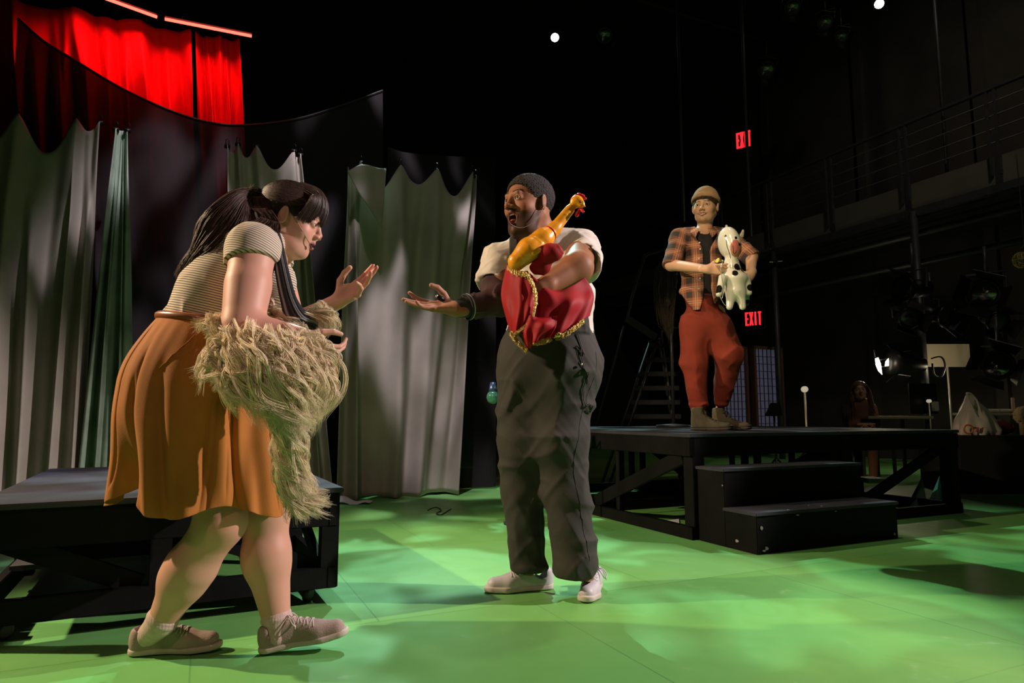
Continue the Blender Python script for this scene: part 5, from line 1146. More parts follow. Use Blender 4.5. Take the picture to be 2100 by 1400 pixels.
for x, y in ((1510, 487), (1518, 500)):
    p = on_surf(S_, [co(x, y, -.09)], 8)[0]; MB().lathe([(-.002, .004), (0, .011), (.002, .009), (.003, .001)], p, (.3, -1, .1), 14).build('painted_eye', ink, cw, True)
yb = patch  # yellow ribbon bow on its neck
V = np.array([co(1464 + 12 * s + 3 * t, 531 + 6 * t + 2 * math.sin(6 * s), -.1 + .02 * math.sin(5 * s + 2 * t)) for t in np.linspace(0, 1, 8) for s in np.linspace(0, 1.3, 12)]); solid(mesh_obj('yellow_ribbon', V, grid_faces(8, 12), mm('yellow_satin', (.75, .60, .10), .5), cw), .002)
MB().tube(crom([co(1482, 536, -.10), co(1478, 552, -.14), co(1481, 575, -.12), co(1485, 592, -.1), (co(1480, 612, -.1)), co(1476, 606, -.1), co(1484, 622, -.1), co(1491, 628, -.1)], 50), .002, 6).build('silver_string', mm('silver_string', (.8, .8, .75), .25, metal=.6), cw, True)
# ================================================================ the dark hall at the right
steel = mm('dark_painted_steel', (.045, .045, .050), .45, metal=.3, vary=.2, vscale=10)
fas = mm('grey_fascia_panel', (.085, .078, .068), .7, vary=.2, vscale=2)
cwk = thing('catwalk', 'long steel catwalk with cable railing running high along the right wall', 'catwalk', uv(8.85, 6, 3.6))
UC = 8.85; zr = onu(1877, 246, UC)[2]; zf1 = onu(1877, 373, UC)[2]; zf0 = onu(1877, 432, UC)[2]
def vof(px, py): p = onu(px, py, UC); return -p[0] * SU + p[1] * CU
V0, V1 = vof(2160, 700), 13.8
MB().bar(uv(UC, V0, zr), uv(UC, V1, zr), .05, .05, bev=.01).build('top_rail', steel, cwk)
for k in range(1, 5): MB().tube([uv(UC, V0, zf1 + (zr - zf1) * k / 5), uv(UC, V1, zf1 + (zr - zf1) * k / 5)], .008, 6).build('cable', steel, cwk, True)
vs = [vof(x, 600) for x in (2065, 1872, 1712, 1586, 1482)]
for v_ in vs:
    for dv in (-.05, .05): ubox(MB(), UC - .02, UC + .02, v_ + dv - .012, v_ + dv + .012, zf1 - .25, zr).build('railing_post', steel, cwk)
vv = [V0] + vs + [V1]
for a, b_ in zip(vv[:-1], vv[1:]): ubox(MB(), UC + .03, UC + .05, min(a, b_) + .05, max(a, b_) - .05, zf0 + .05, zf1).build('fascia_panel', fas, cwk)
ubox(MB(), UC, UC + .08, V0, V1, zf0 - .06, zf0 + .04).build('edge_beam', steel, cwk)
ubox(MB(), UC + .06, 10.6, V0, V1, zf0 - .02, zf0 + .02).build('deck', steel, cwk)
for px_, lbl in ((1882, 0), (1588, 1)):
    v_ = vof(px_, 600); MB().tube([uv(UC + .02, v_, 0), uv(UC + .02, v_, zf0)], .05, 12).build('support_post', steel, cwk, True)
for zo, uo, r_ in ((.26, .25, .05), (.62, .5, .045)): MB().tube([uv(UC + uo, V0, zf0 - zo), uv(UC + uo, V1, zf0 - zo)], r_, 10).build('lighting_pipe', steel, cwk, True)
shiny = mm('polished_steel'); p = onu(1590, 537, UC - .05); MB().box(p, (.10, .05, .05), UV_AX, .01).tube([p + A3(-.1, 0, 0), p + A3(.12, 0, .02)], .012, 6).build('pipe_clamp', shiny, cwk)
for (x, y0, y1, Y, lb) in ((1396, 215, 455, 8.6, 'thin dark pipe hanging down in the darkness, leftmost one'), (1537, 292, 485, 8.2, 'dark vertical pipe hanging just right of the upper exit sign'), (1924, -20, 356, 8.6, 'dark vertical pipe hanging in front of the catwalk railing')):
    a = at(x - (0 if Y > 8.5 and x < 1500 else 8), y0, Y); b_ = at(x + (5 if x < 1600 else 17), y1, Y); a[0] = b_[0] = (a[0] + b_[0]) / 2; a[1] = b_[1]
    a[2] = 8.98; o = MB().tube([a, b_], .022, 8).build('hanging_pipe', steel, None, True); tag(o, lb, 'pipe', 'hanging pipes')
# exit signs
led = mm('exit_red_letters', (.8, .05, .05), .5, emit=(1, .02, .03), estr=1.5)
def exit_sign(px, py, Y, w_, h_, label):
    c = at(px, py, Y); r_ = thing('exit_sign', label, 'sign', c, 'exit signs'); X = A3(SU, -CU, 0); X = X * .8 + A3(CU, SU, 0) * .45; X /= np.linalg.norm(X); Z = A3(0, 0, 1); N = np.cross(X, Z); N = N if N[1] < 0 else -N
    MB().box(c - N * .03, (w_ * 1.25, h_ * 1.5, .05), (X, Z, N), .005).build('housing', hous, r_)
    lw = w_ / 4 * .70; st = h_ * .115
    for i, ch in enumerate('EXIT'):
        o = c + X * (w_ * (-.5 + (i + .5) / 4)); m_ = MB(); B = lambda x0, z0, x1, z1: m_.bar(o + X * x0 * lw / 2 + Z * z0 * h_ / 2, o + X * x1 * lw / 2 + Z * z1 * h_ / 2, st, .012, N, 0)
        e = 1 - st / h_
        if ch == 'E': B(-.75, -1, -.75, 1); B(-.9, e, 1, e); B(-.9, 0, .75, 0); B(-.9, -e, 1, -e)
        if ch == 'X': B(-.9, -1, .9, 1); B(-.9, 1, .9, -1)
        if ch == 'I': B(0, -1, 0, 1)
        if ch == 'T': B(0, -1, 0, 1); B(-1.05, e, 1.05, e)
        m_.build('letter', led, r_)
exit_sign(1545, 653, 8.0, .20, .165, 'red glowing exit sign low down, right of the young man’s knees'.replace('’', "'").replace('knees', 'hip'))
exit_sign(1525, 286, 8.4, .19, .215, 'red glowing exit sign high up beside a hanging pipe')
# windows with wired panes
pane = mm('dim_lit_wired_glass', (.10, .10, .13), .4, emit=(.10, .10, .16), estr=.28)
for i, (x0, x1, y0) in enumerate(((1484, 1531, 716), (1553, 1604, 717))):
    a = onv(x0, 890, 8.6); b_ = onv(x1, 890, 8.6); zt_ = onv((x0 + x1) / 2, y0, 8.6)[2]; zb_ = .2; ua, ub_ = a[0] * CU + a[1] * SU, b_[0] * CU + b_[1] * SU
    wn = bpy.data.objects.new('window_%d' % (i + 1), None); COL.objects.link(wn); wn.location = tuple(uv((ua + ub_) / 2, 8.6, zb_)); wn['kind'] = 'structure'
    ubox(MB(), ua, ub_, 8.6, 8.62, zb_, zt_).build('pane', pane, wn)
    g = MB()
    for k in range(1, 6): u_ = ua + (ub_ - ua) * k / 6; ubox(g, u_ - .004, u_ + .004, 8.585, 8.6, zb_, zt_)
    for k in range(1, 13): z_ = zb_ + (zt_ - zb_) * k / 13; ubox(g, ua, ub_, 8.585, 8.6, z_ - .004, z_ + .004)
    g.build('grid_bars', steel, wn)
    f_ = MB(); ubox(f_, ub_, ub_ + .05, 8.55, 8.65, zb_, zt_ + .05); ubox(f_, ua - .05, ua, 8.55, 8.65, zb_, zt_ + .05); ubox(f_, ua - .05, ub_ + .05, 8.55, 8.65, zt_, zt_ + .05); f_.build('frame', mm('brown_window_frame', (.10, .05, .03), .6), wn)
# stage lights
lens_on = mm('lit_lens', (1, 1, 1), .3, emit=(.9, .97, 1), estr=30); lens_off = mm('dark_lens', (.03, .03, .035), .08, coat=1)
def stage_light(pos, aim, r_, label, on=False, group=None, drop=.3):
    pos = np.array(pos, float); d = np.array(aim, float) - pos; d /= np.linalg.norm(d)
    t_ = thing('stage_light', label, 'stage light', pos, group)
    MB().lathe([(-3.2 * r_, r_ * .3), (-3.0 * r_, r_ * .75), (-1.4 * r_, r_ * .85), (-1.3 * r_, r_ * .7), (-.3 * r_, r_ * .8), (-.28 * r_, r_ * 1.15), (0, r_ * 1.15), (0, r_ * 1.05)], pos, d, 20).build('housing', hous, t_, True)
    MB().lathe([(.001, .001), (.002, r_ * .9), (.006, r_ * .8), (.012, .002)], pos, d, 20).build('lens', lens_on if on else lens_off, t_, True)
    s_ = np.cross(d, A3(0, 0, 1)); s_ /= np.linalg.norm(s_); c = pos - d * r_ * 1.5; u_ = A3(0, 0, 1)
    MB().tube([c - s_ * r_ * 1.2, c - s_ * r_ * 1.3 + u_ * r_ * 1.6, c + s_ * r_ * 1.3 + u_ * r_ * 1.6, c + s_ * r_ * 1.2], r_ * .09, 6).build('yoke', steel, t_)
    MB().tube([c + u_ * r_ * 1.6, c + u_ * (r_ * 1.6 + drop)], r_ * .12, 8).build('hanger', steel, t_, True)
    for k in range(0 if on else 4):
        a = k * math.pi / 2 + .4; e = s_ * math.cos(a) + np.cross(s_, d) * math.sin(a); f_ = np.cross(d, e)
        MB().prism([pos + e * r_ * 1.1 - f_ * r_ * .8, pos + e * r_ * 1.1 + f_ * r_ * .8, pos + e * r_ * 1.7 + f_ * r_ * 1.1 + d * r_ * 1.2, pos + e * r_ * 1.7 - f_ * r_ * 1.1 + d * r_ * 1.2], np.cross(f_, e * .6 + d), .004).build('barn_door', hous, t_)
    return t_
gz_ = 6.6
lts = [((1803, 8), .085, True, 'brightly lit white stage light at the very top right'), ((1138, 77), .085, True, 'lit bluish white stage light hanging above the man'), ((1240, 73), .11, False, 'dark stage light just right of the lit one above the man'),
       ((1572, 143), .13, False, 'dark stage light with barn doors hanging left of the catwalk'), ((1692, 46), .10, False, 'dark stage light hanging between the two top right lamps'), ((1625, 15), .10, False, 'dark stage light near the top edge, left of the brightest lamp'),
       ((1725, 74), .09, False, 'dark stage light below and left of the brightest lamp')]
for (x, y), r_, on, lb in lts:
    p = onz(x, y, gz_); stage_light(p, A3(.5, 2.5, .5) if not on else EP + A3(.6, .4, 0), r_ * (.8 if on else 1), lb, on, 'overhead stage lights')
bat_n = 0
for v_ in (sorted({round(float(-onz(x, y, gz_)[0] * SU + onz(x, y, gz_)[1] * CU), 1) for (x, y), *_ in lts}))[::3]:
    tag(MB().tube([uv(-1, v_, gz_ + .5), uv(8.4, v_, gz_ + .5)], .025, 8).build('lighting_batten', steel, None, True), 'dark overhead pipe the stage lights hang from, ' + ('nearest the stage front' if not bat_n else 'row %s from the stage front' % ('second', 'third', 'fourth', 'fifth')[bat_n - 1]), 'pipe', 'overhead lighting pipes'); bat_n += 1
for (x, y, Y, r_, ax, lb) in ((1850, 592, 8.0, .14, (-1, -.4, -.1), 'large black stage light hanging under the catwalk left of the post'), (1866, 652, 8.5, .12, (-.2, -1, -.2), 'boxy black stage light hanging lower on the left of the post'), (1942, 648, 8.35, .13, (.5, -1, -.3), 'round black stage light on the right side of the post'),
        (2018, 602, 8.1, .16, (-.8, -.8, -.2), 'large black stage light hanging in front of the right wall'), (2048, 660, 8.3, .12, (-.2, -1, -.4), 'small black stage light below the one in front of the right wall'), (2046, 748, 7.6, .15, (-.7, -.8, 0), 'biggest black stage light silhouette above the plastic bag')):
    p = at(x, y, Y); stage_light(p, p + A3(*ax), r_, lb, False, 'stage lights under the catwalk', .35)
# the working lamp on the post
wl_ = thing('work_light', 'black lantern on the post with a bright glowing plate in front', 'stage light', at(1860, 745, 8.7))
wp = lambda x, y, d=0: at(x, y, 8.7 + d)
MB().lathe([(0, .03), (.03, .08), (.25, .12), (.40, .17), (.50, .17), (.501, .01)], wp(1900, 748), wp(1830, 742) - wp(1900, 748), 20).build('housing', hous, wl_, True)
for sg in (-1, 1): MB().prism([wp(1838, 745 + sg * 22), wp(1818, 745 + sg * 38), wp(1845, 745 + sg * 42, .2), wp(1868, 745 + sg * 26, .2)], A3(.3, .3, sg), .01).build('barn_door', hous, wl_)
hot = mm('glowing_lamp_plate', (1, 1, 1), .4, emit=(1, .88, .66), estr=9)
MB().prism([wp(1795, 735), wp(1801, 733, .05), wp(1806, 745, .05), wp(1809, 768, .02), wp(1801, 760), wp(1796, 748)], A3(-.6, -.8, 0), .02).build('glowing_plate', hot, wl_)
MB().prism([wp(1816, 741), wp(1822, 734), wp(1824, 750), wp(1815, 751)], A3(-.3, -.95, 0), .02).build('reflector', mm('lit_reflector', (1, 1, 1), .4, emit=(1, .85, .66), estr=1.4), wl_)
MB().tube([wp(1792, 717), wp(1795, 733)], .008, 6).tube([wp(1804, 738), wp(1822, 735)], .004, 5).tube([wp(1808, 752), wp(1822, 751)], .004, 5).build('bracket', steel, wl_, True)
MB().tube(crom([wp(1910, 735), wp(1930, 732), wp(1938, 750), wp(1930, 772), wp(1916, 768), wp(1912, 745)], 30), .012, 6).build('cable', mm('black_cord'), wl_, True)
l = bpy.data.lights.new('work_lamp_glow', 'POINT'); l.energy = 11; l.color = (1, .8, .55); l.shadow_soft_size = .06; lo = bpy.data.objects.new('work_lamp_glow', l); COL.objects.link(lo); lo.location = tuple(wp(1790, 750, -.35))
at_box('cardboard_sheet', 'beige board leaning behind the post, right of the lamp', 'board', 1889, 705, 1988, 752, 9.3, .02, mm('beige_board', (.52, .45, .32), .9))
l2 = bpy.data.lights.new('board_fill_glow', 'POINT'); l2.energy = 5; l2.color = (1, .82, .55); l2.shadow_soft_size = .05; lo2 = bpy.data.objects.new('board_fill_glow', l2); COL.objects.link(lo2); lo2.location = tuple(at(1950, 765, 8.75))  # added point lamp behind the rod, put in to brighten the beige board
# stands
def stand(name, label, x, ytop, Y, head, bright, r_=.012):
    t_ = thing(name, label, 'stand', at(x, 860, Y) * A3(1, 1, 0)); a = at(x, ytop, Y); c = a * A3(1, 1, 0)
    MB().tube([a, c + A3(0, 0, .03)], r_, 8).build('pole', bright, t_, True)
    for k in range(3):
        an_ = k * 2.1 + .3; MB().tube([c + A3(0, 0, .35), c + A3(math.cos(an_) * .3, math.sin(an_) * .3, .01)], .01, 6).build('leg', steel, t_, True)
    if head: MB().lathe([(-.03, .01), (-.028, head), (.028, head), (.03, .01)], a, A3(-.2, -1, 0), 18).build('lamp_head', mm('pale_lamp_head', (.8, .75, .6), .4, emit=(1, .9, .65), estr=.35), t_, True)
    return t_
chrome = mm('bright_stand_pole', (.75, .70, .58), .3, metal=.2)
s0_ = stand('lamp_stand', 'slim pale stand with a round head behind the platform', 1650, 798, 7.6, .035, chrome)
stand('microphone_stand', 'thin stand with a bright upper rod right of the beige board', 1943, 752, 8.2, 0, chrome)
stand('microphone_stand', 'short bright stand in front of the catwalk post', 1905, 822, 7.9, .02, chrome, .008)
ms = thing('music_stand', 'black music stand in front of the right-hand wired window', 'music stand', at(1592, 860, 7.5) * A3(1, 1, 0))
MB().prism([at(1568, 852, 7.5), at(1604, 852, 7.5), at(1600, 826, 7.65), at(1580, 826, 7.65)], A3(0, -1, .6), .01).build('tray', hous, ms); MB().tube([at(1588, 850, 7.55), at(1588, 850, 7.55) * A3(1, 1, 0)], .012, 8).build('pole', steel, ms, True)
for k in range(3): c = at(1588, 850, 7.55) * A3(1, 1, 0); MB().tube([c + A3(0, 0, .25), c + A3(math.cos(k * 2.1) * .25, math.sin(k * 2.1) * .25, .01)], .01, 6).build('leg', steel, ms, True)
# desk, seated person
dk = thing('desk', 'pale-edged desk beside the seated person in the dark', 'desk', at(1840, 860, 7.8) * A3(1, 1, 0))
a = at(1781, 853, 7.75); b_ = at(1915, 853, 7.75); c = (a + b_) / 2; MB().box(c + A3(0, .3, -.015), (b_[0] - a[0], .6, .035), None, .004).build('desk_top', mm('pale_laminate', (.42, .38, .28), .5), dk)
for sx_ in (a[0] + .05, b_[0] - .05):
    for sy_ in (.05, .55): MB().box(A3(sx_, c[1] + sy_, c[2] / 2 - .02), (.035, .035, c[2] - .04)).build('leg', steel, dk)
at_box('laptop_screen', 'black tilted screen standing on the desk', 'screen', 1868, 786, 1920, 848, 8.0, .03, hous)
at_box('paper_cup', 'small pale cup on the desk behind the post', 'cup', 1917, 823, 1925, 843, 7.9, .06, mm('pale_plastic'))
sp = thing('person', 'person with long wavy reddish hair sitting at the desk in the dark', 'person', at(1768, 860, 8.0) * A3(1, 1, 0)); pf = lambda x, y, d=0: at(x, y, 8.0 + d)
SR = frame((-.35, -.93, .12), (0, .1, 1)); SO = pf(1763, 801)
sb = SDF(); sb.u(local(head_sdf(dict(open=.0, lipw=.020)), SO, SR, 1.0)).u(cone(SO + SR @ A3(-.03, 0, -.06), pf(1766, 835), .05, .05), .03)
V, F_ = surf(sb, SO - .2, SO + .2, .0045); L = (V - SO) @ SR; mesh_obj('body', V, F_, skin_f, sp, True, head_color(L, (.50, .27, .19), (.35, .1, .09), (.06, .03, .02), dict(open=0, lipw=.02)))
eyes(sp, SO, SR, 1.0, SR @ A3(1, 0, .1))
q = SDF(); q.u(cone(pf(1770, 835), pf(1772, 880), .12, .13, (A3(0, 1, 0), .75))).u(cone(pf(1752, 838), pf(1748, 870), .055, .045), .04).u(cone(pf(1752, 872), pf(1775, 872, -.28), .04, .03), .03).u(cone(pf(1788, 836), pf(1797, 868), .055, .045), .04).u(cone(pf(1797, 868), pf(1780, 872, -.28), .04, .03), .03).u(cone(pf(1772, 885), A3(pf(1772, 880)[0], 8.0, .5), .13, .15), .03).u(cone(A3(4.3, 7.95, .52), A3(4.1, 7.55, .50), .09, .07), .04).u(cone(A3(4.1, 7.55, .50), A3(4.05, 7.5, .06), .06, .045), .02)
V, F_ = surf(q, A3(3.8, 7.3, .0), A3(4.75, 8.3, pf(0, 815)[2]), .012); mesh_obj('brown_jumper', V, F_, mm('brown_jumper', (.16, .07, .035), .9), sp)
for x in (1771, 1784):
    h_ = SDF(); hf = hframe((1 if x < 1775 else -1, -.3, 0), (0, .3, -1), 1 if x < 1775 else -1); h_.u(local(hand_sdf(((.3, .4, .3),) * 4), pf(x - (4 if x < 1775 else -4), 870, -.3), hf, .85)); V, F_ = surf(h_, pf(x, 870, -.3) - .16, pf(x, 870, -.3) + .16, .005); mesh_obj('hand', V, F_, skin_f, sp, True, np.array([.45, .24, .17]))
q = SDF(); q.u(ell(A3(-.02, 0, .035), (.105, .09, .09))).s_(ell(A3(.09, 0, -.03), (.08, .055, .085)), .01); V, F_ = surf(local(q, SO, SR), SO - .2, SO + .2, .005); rh = mm('reddish_wavy_hair', (.16, .07, .035), .5, attr='Col'); hh = mesh_obj('hair', V, F_, rh, sp, True, np.array([.12, .055, .03]))
rs = np.random.RandomState(3); P = []
for _ in range(420):
    sg = 1 if rs.rand() < .5 else -1; a0 = A3(rs.uniform(-.08, .04), sg * .03, .11); w_ = np.linspace(0, 1, 14)[:, None]
    q = crom([a0, A3(a0[0] * .8 + .01, sg * .095, .02), A3(rs.uniform(-.04, .05), sg * rs.uniform(.08, .12), -.10), A3(rs.uniform(-.02, .09), sg * rs.uniform(.07, .14), -.27 + rs.randn() * .02)], 14) + .008 * np.sin(14 * w_ + rs.rand() * 6) * w_; P.append(q @ SR.T + SO)
strands('hair_strands', P, .0035, rh, hh, np.array([.17, .075, .04])[None] * rs.uniform(.5, 1.3, (420, 1)))
ch = thing('chair', 'dark chair under the seated person at the desk', 'chair', A3(4.3, 8.0, 0)); MB().box(A3(4.3, 8.0, .40), (.42, .42, .05), None, .01).build('seat', steel, ch)
MB().box(A3(4.3, 8.24, .70), (.40, .03, .35), None, .01).build('backrest', steel, ch)
for x in (-.18, .18):
    for y in (-.18, .18): MB().box(A3(4.3 + x, 8.0 + y, .19), (.03, .03, .38)).build('leg', steel, ch)
    MB().box(A3(4.3 + x, 8.23, .5), (.03, .03, .3)).build('back_post', steel, ch)
# black case with the bag, table with the rolls
YB = 6.3
cs = MB(); a = at(1962, 893, YB); b_ = at(2150, 893, YB); o = MB().box(A3((a[0] + b_[0]) / 2, YB + .3, a[2] / 2), (b_[0] - a[0], .62, a[2]), None, .01).build('flight_case', mm('black_case', (.010, .010, .010), .7), None); tag(o, 'long black case standing on the floor right of the platforms', 'case')
bg = thing('plastic_bag', 'white plastic bag with orange and red print on the black case', 'bag', at(2002, 892, YB)); ba = lambda x, y, d=0: at(x, y, YB + .22 + d)
ringz = []
for (y, xc, w_, dp) in ((891, 2002, 44, .13), (880, 2002, 44.5, .14), (860, 1999, 36, .12), (840, 1996, 25, .09), (822, 1991, 12, .05), (812, 1986, 5, .03), (809, 1984, 2, .012)):
    c = ba(xc, y); ringz.append((c, A3(1, 0, 0), A3(0, 1, 0), w_ * (YB + .22) / FPX, dp, lambda a, y=y: 1 + .07 * np.sin(7 * a + y * .05) + .05 * np.sin(13 * a - y * .08)))
V, F_ = ring_loft(ringz, 80); mesh_obj('bag_body', V, F_, mm('white_plastic_film', (.55, .50, .45), .45, bump=.3, bscale=30), bg)
bagr = lambda x, y: ba(x, y, -.135 + .0018 * abs(x - 2000))
for k, (pts) in enumerate(([(1986, 812), (1983, 806), (1992, 808), (2004, 822), (2010, 842), (2016, 855)], [(1984, 812), (1992, 830), (2000, 848), (2006, 856)])): MB().tube(crom([ba(x, y, -.10) for x, y in pts], 20), .010, 6).build('handle', mm('white_plastic_film'), bg, True)
og = mm('orange_print', (.62, .16, .02), .5); rdp = mm('red_print', (.40, .06, .02), .5)
c = ba(1986, 880, -.155); MB().tube([c + .042 * (math.cos(t_) * A3(1, 0, 0) + math.sin(t_) * A3(0, 0, 1)) for t_ in np.linspace(0, 6.28, 24)], .008, 6).build('orange_round_print', og, bg, True)
for x in (2003, 2012, 2021, 2029): MB().bar(ba(x, 885, -.158 + .0016 * (x - 2003)), ba(x + 3, 876, -.153 + .0016 * (x - 2003)), .018, .012).build('red_letter_print', rdp, bg)
tb = thing('side_table', 'pale low table at the right edge carrying white paper rolls', 'table', at(2065, 850, 7.2) * A3(1, 1, 0)); a = at(2016, 846, 7.1); b_ = at(2160, 846, 7.1); MB().box(A3((a[0] + b_[0]) / 2, 7.35, a[2] - .015), (b_[0] - a[0], .5, .03), None, .004).build('table_top', mm('pale_laminate'), tb)
for sx_ in (a[0] + .1, b_[0] - .05):
    for sy_ in (7.15, 7.55): MB().box(A3(sx_, sy_, a[2] / 2 - .02), (.04, .04, a[2] - .04)).build('leg', steel, tb)
for i, (x0, x1) in enumerate(((2021, 2046), (2048, 2076))):
    z = a[2] + .021; p0 = at(x0, 840, 7.25); p1 = at(x1, 840, 7.25); p0[2] = p1[2] = z; tag(MB().tube([p0, p1], .021, 12).build('paper_roll', mm('white_roll', (.6, .56, .5), .7), None, False), ('white paper roll on the pale table, nearer the plastic bag', 'white paper roll on the pale table, nearer the picture edge')[i], 'paper roll', 'paper rolls')
at_box('marker_tube', 'upright red and white tube standing on the pale table', 'tube', 2077, 815, 2081, 843, 7.2, .02, mm('tube_print', (.7, .5, .4), .4))
q = SDF(); q.u(ell(at(2060, 880, 6.75), A3(.16, .12, .11))).n(ripple(2, [((1, 0, 1), .09, .006)])); c = at(2060, 880, 6.55); c[2] = a[2] * 0 + .56
o = at(2062, 872, 6.5); V, F_ = surf(SDF().u(ell(A3(o[0] + .06, YB + .38, at(0, 893, YB)[2] + .07), A3(.15, .13, .075))).n(ripple(2, [((1, 0, 1), .09, .005)])), A3(o[0] - .25, 6.4, .4), A3(o[0] + .35, 7, .9), .008); tag(mesh_obj('red_cushion', V, F_, mm('dark_red_felt', (.14, .02, .02), .9)), 'dark red rounded cushion on the case right of the bag', 'cushion')
c = at(2101, 852, 6.5); wk = thing('wicker_ball', 'round woven straw ball cut by the right picture edge', 'ball', c); mbw = MB(); rs = np.random.RandomState(1)
for k in range(46):
    n_ = rs.randn(3); n_ /= np.linalg.norm(n_); x_ = np.cross(n_, (0, 0, 1)); x_ /= np.linalg.norm(x_); y_ = np.cross(n_, x_); mbw.tube([c + n_ * .02 * rs.randn() + .085 * (math.cos(t_) * x_ + math.sin(t_) * y_) for t_ in np.linspace(0, 6.2832, 25)], .0045, 5, False)
mbw.build('woven_straw', mm('straw', (.38, .30, .17), .8), wk, True); V, F_ = surf(ball(c, .078), c - .1, c + .1, .01); mesh_obj('inner_ball', V, F_, mm('straw_dark', (.2, .15, .09), .9), wk)
tag(MB().tube([c - A3(0, 0, .06), A3(c[0], c[1], at(0, 893, YB)[2])], .05, 12).build('straw_pot', mm('straw_dark'), None, True), 'straw pot under the woven ball at the right edge', 'pot')
# caged work lamp
c = at(2094, 533, 7.0); cg = thing('caged_lamp', 'yellow wire-caged work lamp hanging at the right edge', 'lamp', c); ycg = mm('yellow_cage', (.35, .26, .03), .5); cm_ = MB()
for k in range(6):
    a_ = k * math.pi / 6; cm_.tube([c + .078 * (math.cos(t_) * (math.cos(a_) * XA + math.sin(a_) * YA) + 1.1 * math.sin(t_) * A3(0, 0, 1)) for t_ in np.linspace(0, 6.2832, 21)], .003, 5, False)
for z_ in (-.05, 0, .05): r_ = .078 * math.sqrt(1 - (z_ / .086) ** 2); cm_.tube([c + A3(r_ * math.cos(t_), r_ * math.sin(t_), z_) for t_ in np.linspace(0, 6.2832, 21)], .003, 5, False)
cm_.build('wire_cage', ycg, cg, True); MB().lathe([(-.03, .01), (-.02, .03), (.02, .03), (.06, .02), (.08, .02)], c, n=14).build('bulb', mm('dull_glass', (.2, .19, .12), .2), cg, True)
MB().tube(crom([c + A3(0, 0, .08), c + A3(.0, 0, .13), c + A3(.04, 0, .17), c + A3(.05, 0, .5), c + A3(.05, 0, 1.2)], 20), .006, 6).build('hanging_cord', mm('black_cord'), cg, True)
# ladder, bent pipe and the hanging dark wig behind the young man
ld = thing('stepladder', 'dark stepladder with a bent top rail behind the platform, left of the young man', 'ladder', at(1300, 880, 7.0) * A3(1, 1, 0)); la = lambda x, y, d=0: at(x, y, 7.0 + d)
def foot(x, y, top, d): # extend the rail from top through (x,y) to the floor
    a = la(*top); b_ = la(x, y, d); k = a[2] / (a[2] - b_[2]); return a + (b_ - a) * (k * .995)
rails = [((1337, 690), (1275, 872), 0), ((1349, 694), (1290, 872), .0), ((1352, 694), (1378, 872), .5), ((1280, 668), (1243, 800), .5)]
for tp, bt, d in rails: MB().tube([la(*tp), foot(bt[0], bt[1], tp, d)], .016, 6).build('rail', steel, ld, True)
for k in range(6):
    f_ = .1 + k * .16; a = la(1337 - 62 * f_, 690 + 182 * f_); b_ = la(1385 + 12 * f_, 690 + 182 * f_, .1); MB().bar(a, b_, .03, .05).build('rung', steel, ld)
MB().tube(crom([la(1365, 510), la(1345, 517), la(1325, 523), la(1319, 535), la(1300, 595), la(1286, 650)], 30), .016, 8).build('bent_handrail', steel, ld, True)
MB().bar(la(1284, 652), la(1345, 692), .03, .08).build('side_brace', steel, ld)
bp_ = thing('bent_pipe_stand', 'bent grey pipe stand rising beside the young man’s left knee'.replace('’', "'").replace('left knee', 'trousers'), 'stand', at(1380, 880, 7.2) * A3(1, 1, 0))
e_ = at(1382, 880, 7.2)
MB().tube(crom([at(1398, 671, 7.2), at(1372, 672, 7.2), at(1362, 677, 7.2), at(1357, 690, 7.2), at(1370, 790, 7.2), e_, at(1358, 690, 7.2) + (e_ - at(1358, 690, 7.2)) * (at(1358, 690, 7.2)[2] / (at(1358, 690, 7.2)[2] - e_[2])) * .99], 60), .012, 8).build('pipe', mm('grey_pipe', (.16, .15, .14), .4, metal=.5), bp_, True)
wgd = thing('dark_wig', 'long dark brown wig hanging on a stand behind the young man', 'wig', at(1368, 640, 6.2) * A3(1, 1, 0)); wa2 = lambda x, y, d=0: at(x, y, 6.2 + d)
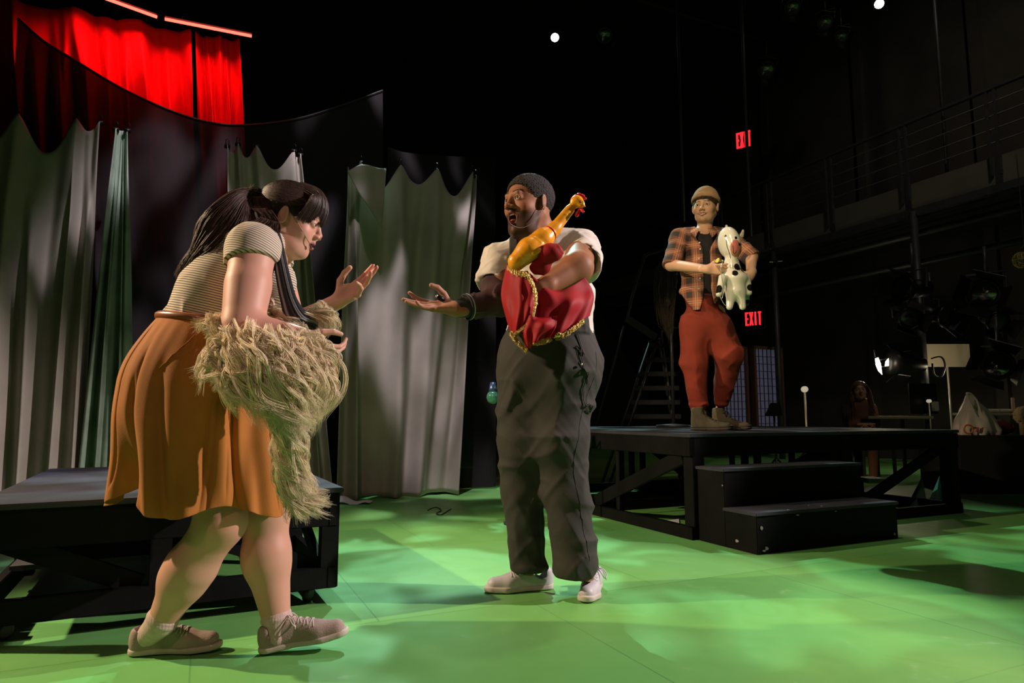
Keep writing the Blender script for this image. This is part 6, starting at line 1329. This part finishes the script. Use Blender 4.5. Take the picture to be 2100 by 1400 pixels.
q = SDF(); q.u(cone(wa2(1372, 555), wa2(1368, 620), .085, .075)).n(ripple(2, [((1, 0, .1), .05, .010)])); V, F_ = surf(q, wa2(1330, 660, -.2), wa2(1410, 515, .2), .008); dwm = mm('dull_dark_hair', (.05, .035, .025), .55, attr='Col'); mesh_obj('wig_core', V, F_, dwm, wgd, True, np.array([.03, .022, .016])); P = []
for _ in range(700):
    e = rs.uniform(-1, 1); f_ = rs.uniform(-1, 1); w_ = np.linspace(0, 1, 18)[:, None]; P.append(crom([wa2(1366 + 6 * e, 530, .03 * f_), wa2(1364 + 19 * e, 556, .09 * f_), wa2(1363 + 22 * e, 600, .09 * f_), wa2(1366 + 14 * e + 3 * rs.randn(), 640 + 10 * rs.randn(), .05 * f_), wa2(1374 + 5 * e, 668 + 14 * rs.randn(), .03 * f_)], 18) + .008 * np.sin(16 * w_ + rs.rand() * 6 + e))
strands('wig_strands', P, .0022, dwm, wgd, np.array([.075, .055, .038])[None] * rs.uniform(.4, 1.3, (700, 1))); c = wa2(1374, 600); MB().tube([c, c * A3(1, 1, 0) + A3(0, 0, .65)], .015, 8).build('stand_pole', steel, wgd, True)
MB().lathe([(0, .16), (.02, .16), (.03, .02)], c * A3(1, 1, 0) + A3(0, 0, .626), n=20).build('stand_base', steel, wgd, True)
# blue-green glass ball lamp behind the man
c = at(1011, 814, 4.6); gl = thing('glass_bulb_lamp', 'small blue-green glass bulb behind the bearded man’s hip'.replace('’', "'"), 'lamp', c)
V, F_ = surf(ell(c, A3(.045, .045, .048)), c - .07, c + .07, .004); mesh_obj('bulb', V, F_, mm('blue_green_glass', (.05, .22, .16), .1, coat=1), gl); MB().lathe([(0, .03), (.03, .028), (.07, .02), (.075, .008)], c + A3(0, 0, .03), n=14).build('cap', mm('blue_cap', (.06, .12, .25), .3, metal=.5), gl, True)
pc = at(1062, 814, 4.6); MB().tube([c, pc, pc * A3(1, 1, 0) + A3(0, 0, .01)], .008, 8).build('pole', steel, gl, True); MB().lathe([(0, .10), (.015, .10), (.02, .02)], pc * A3(1, 1, 0), n=18).build('base', steel, gl, True)
# teal cloth bag leaning at the platform behind the man
c = onz(1214, 1040, 0)
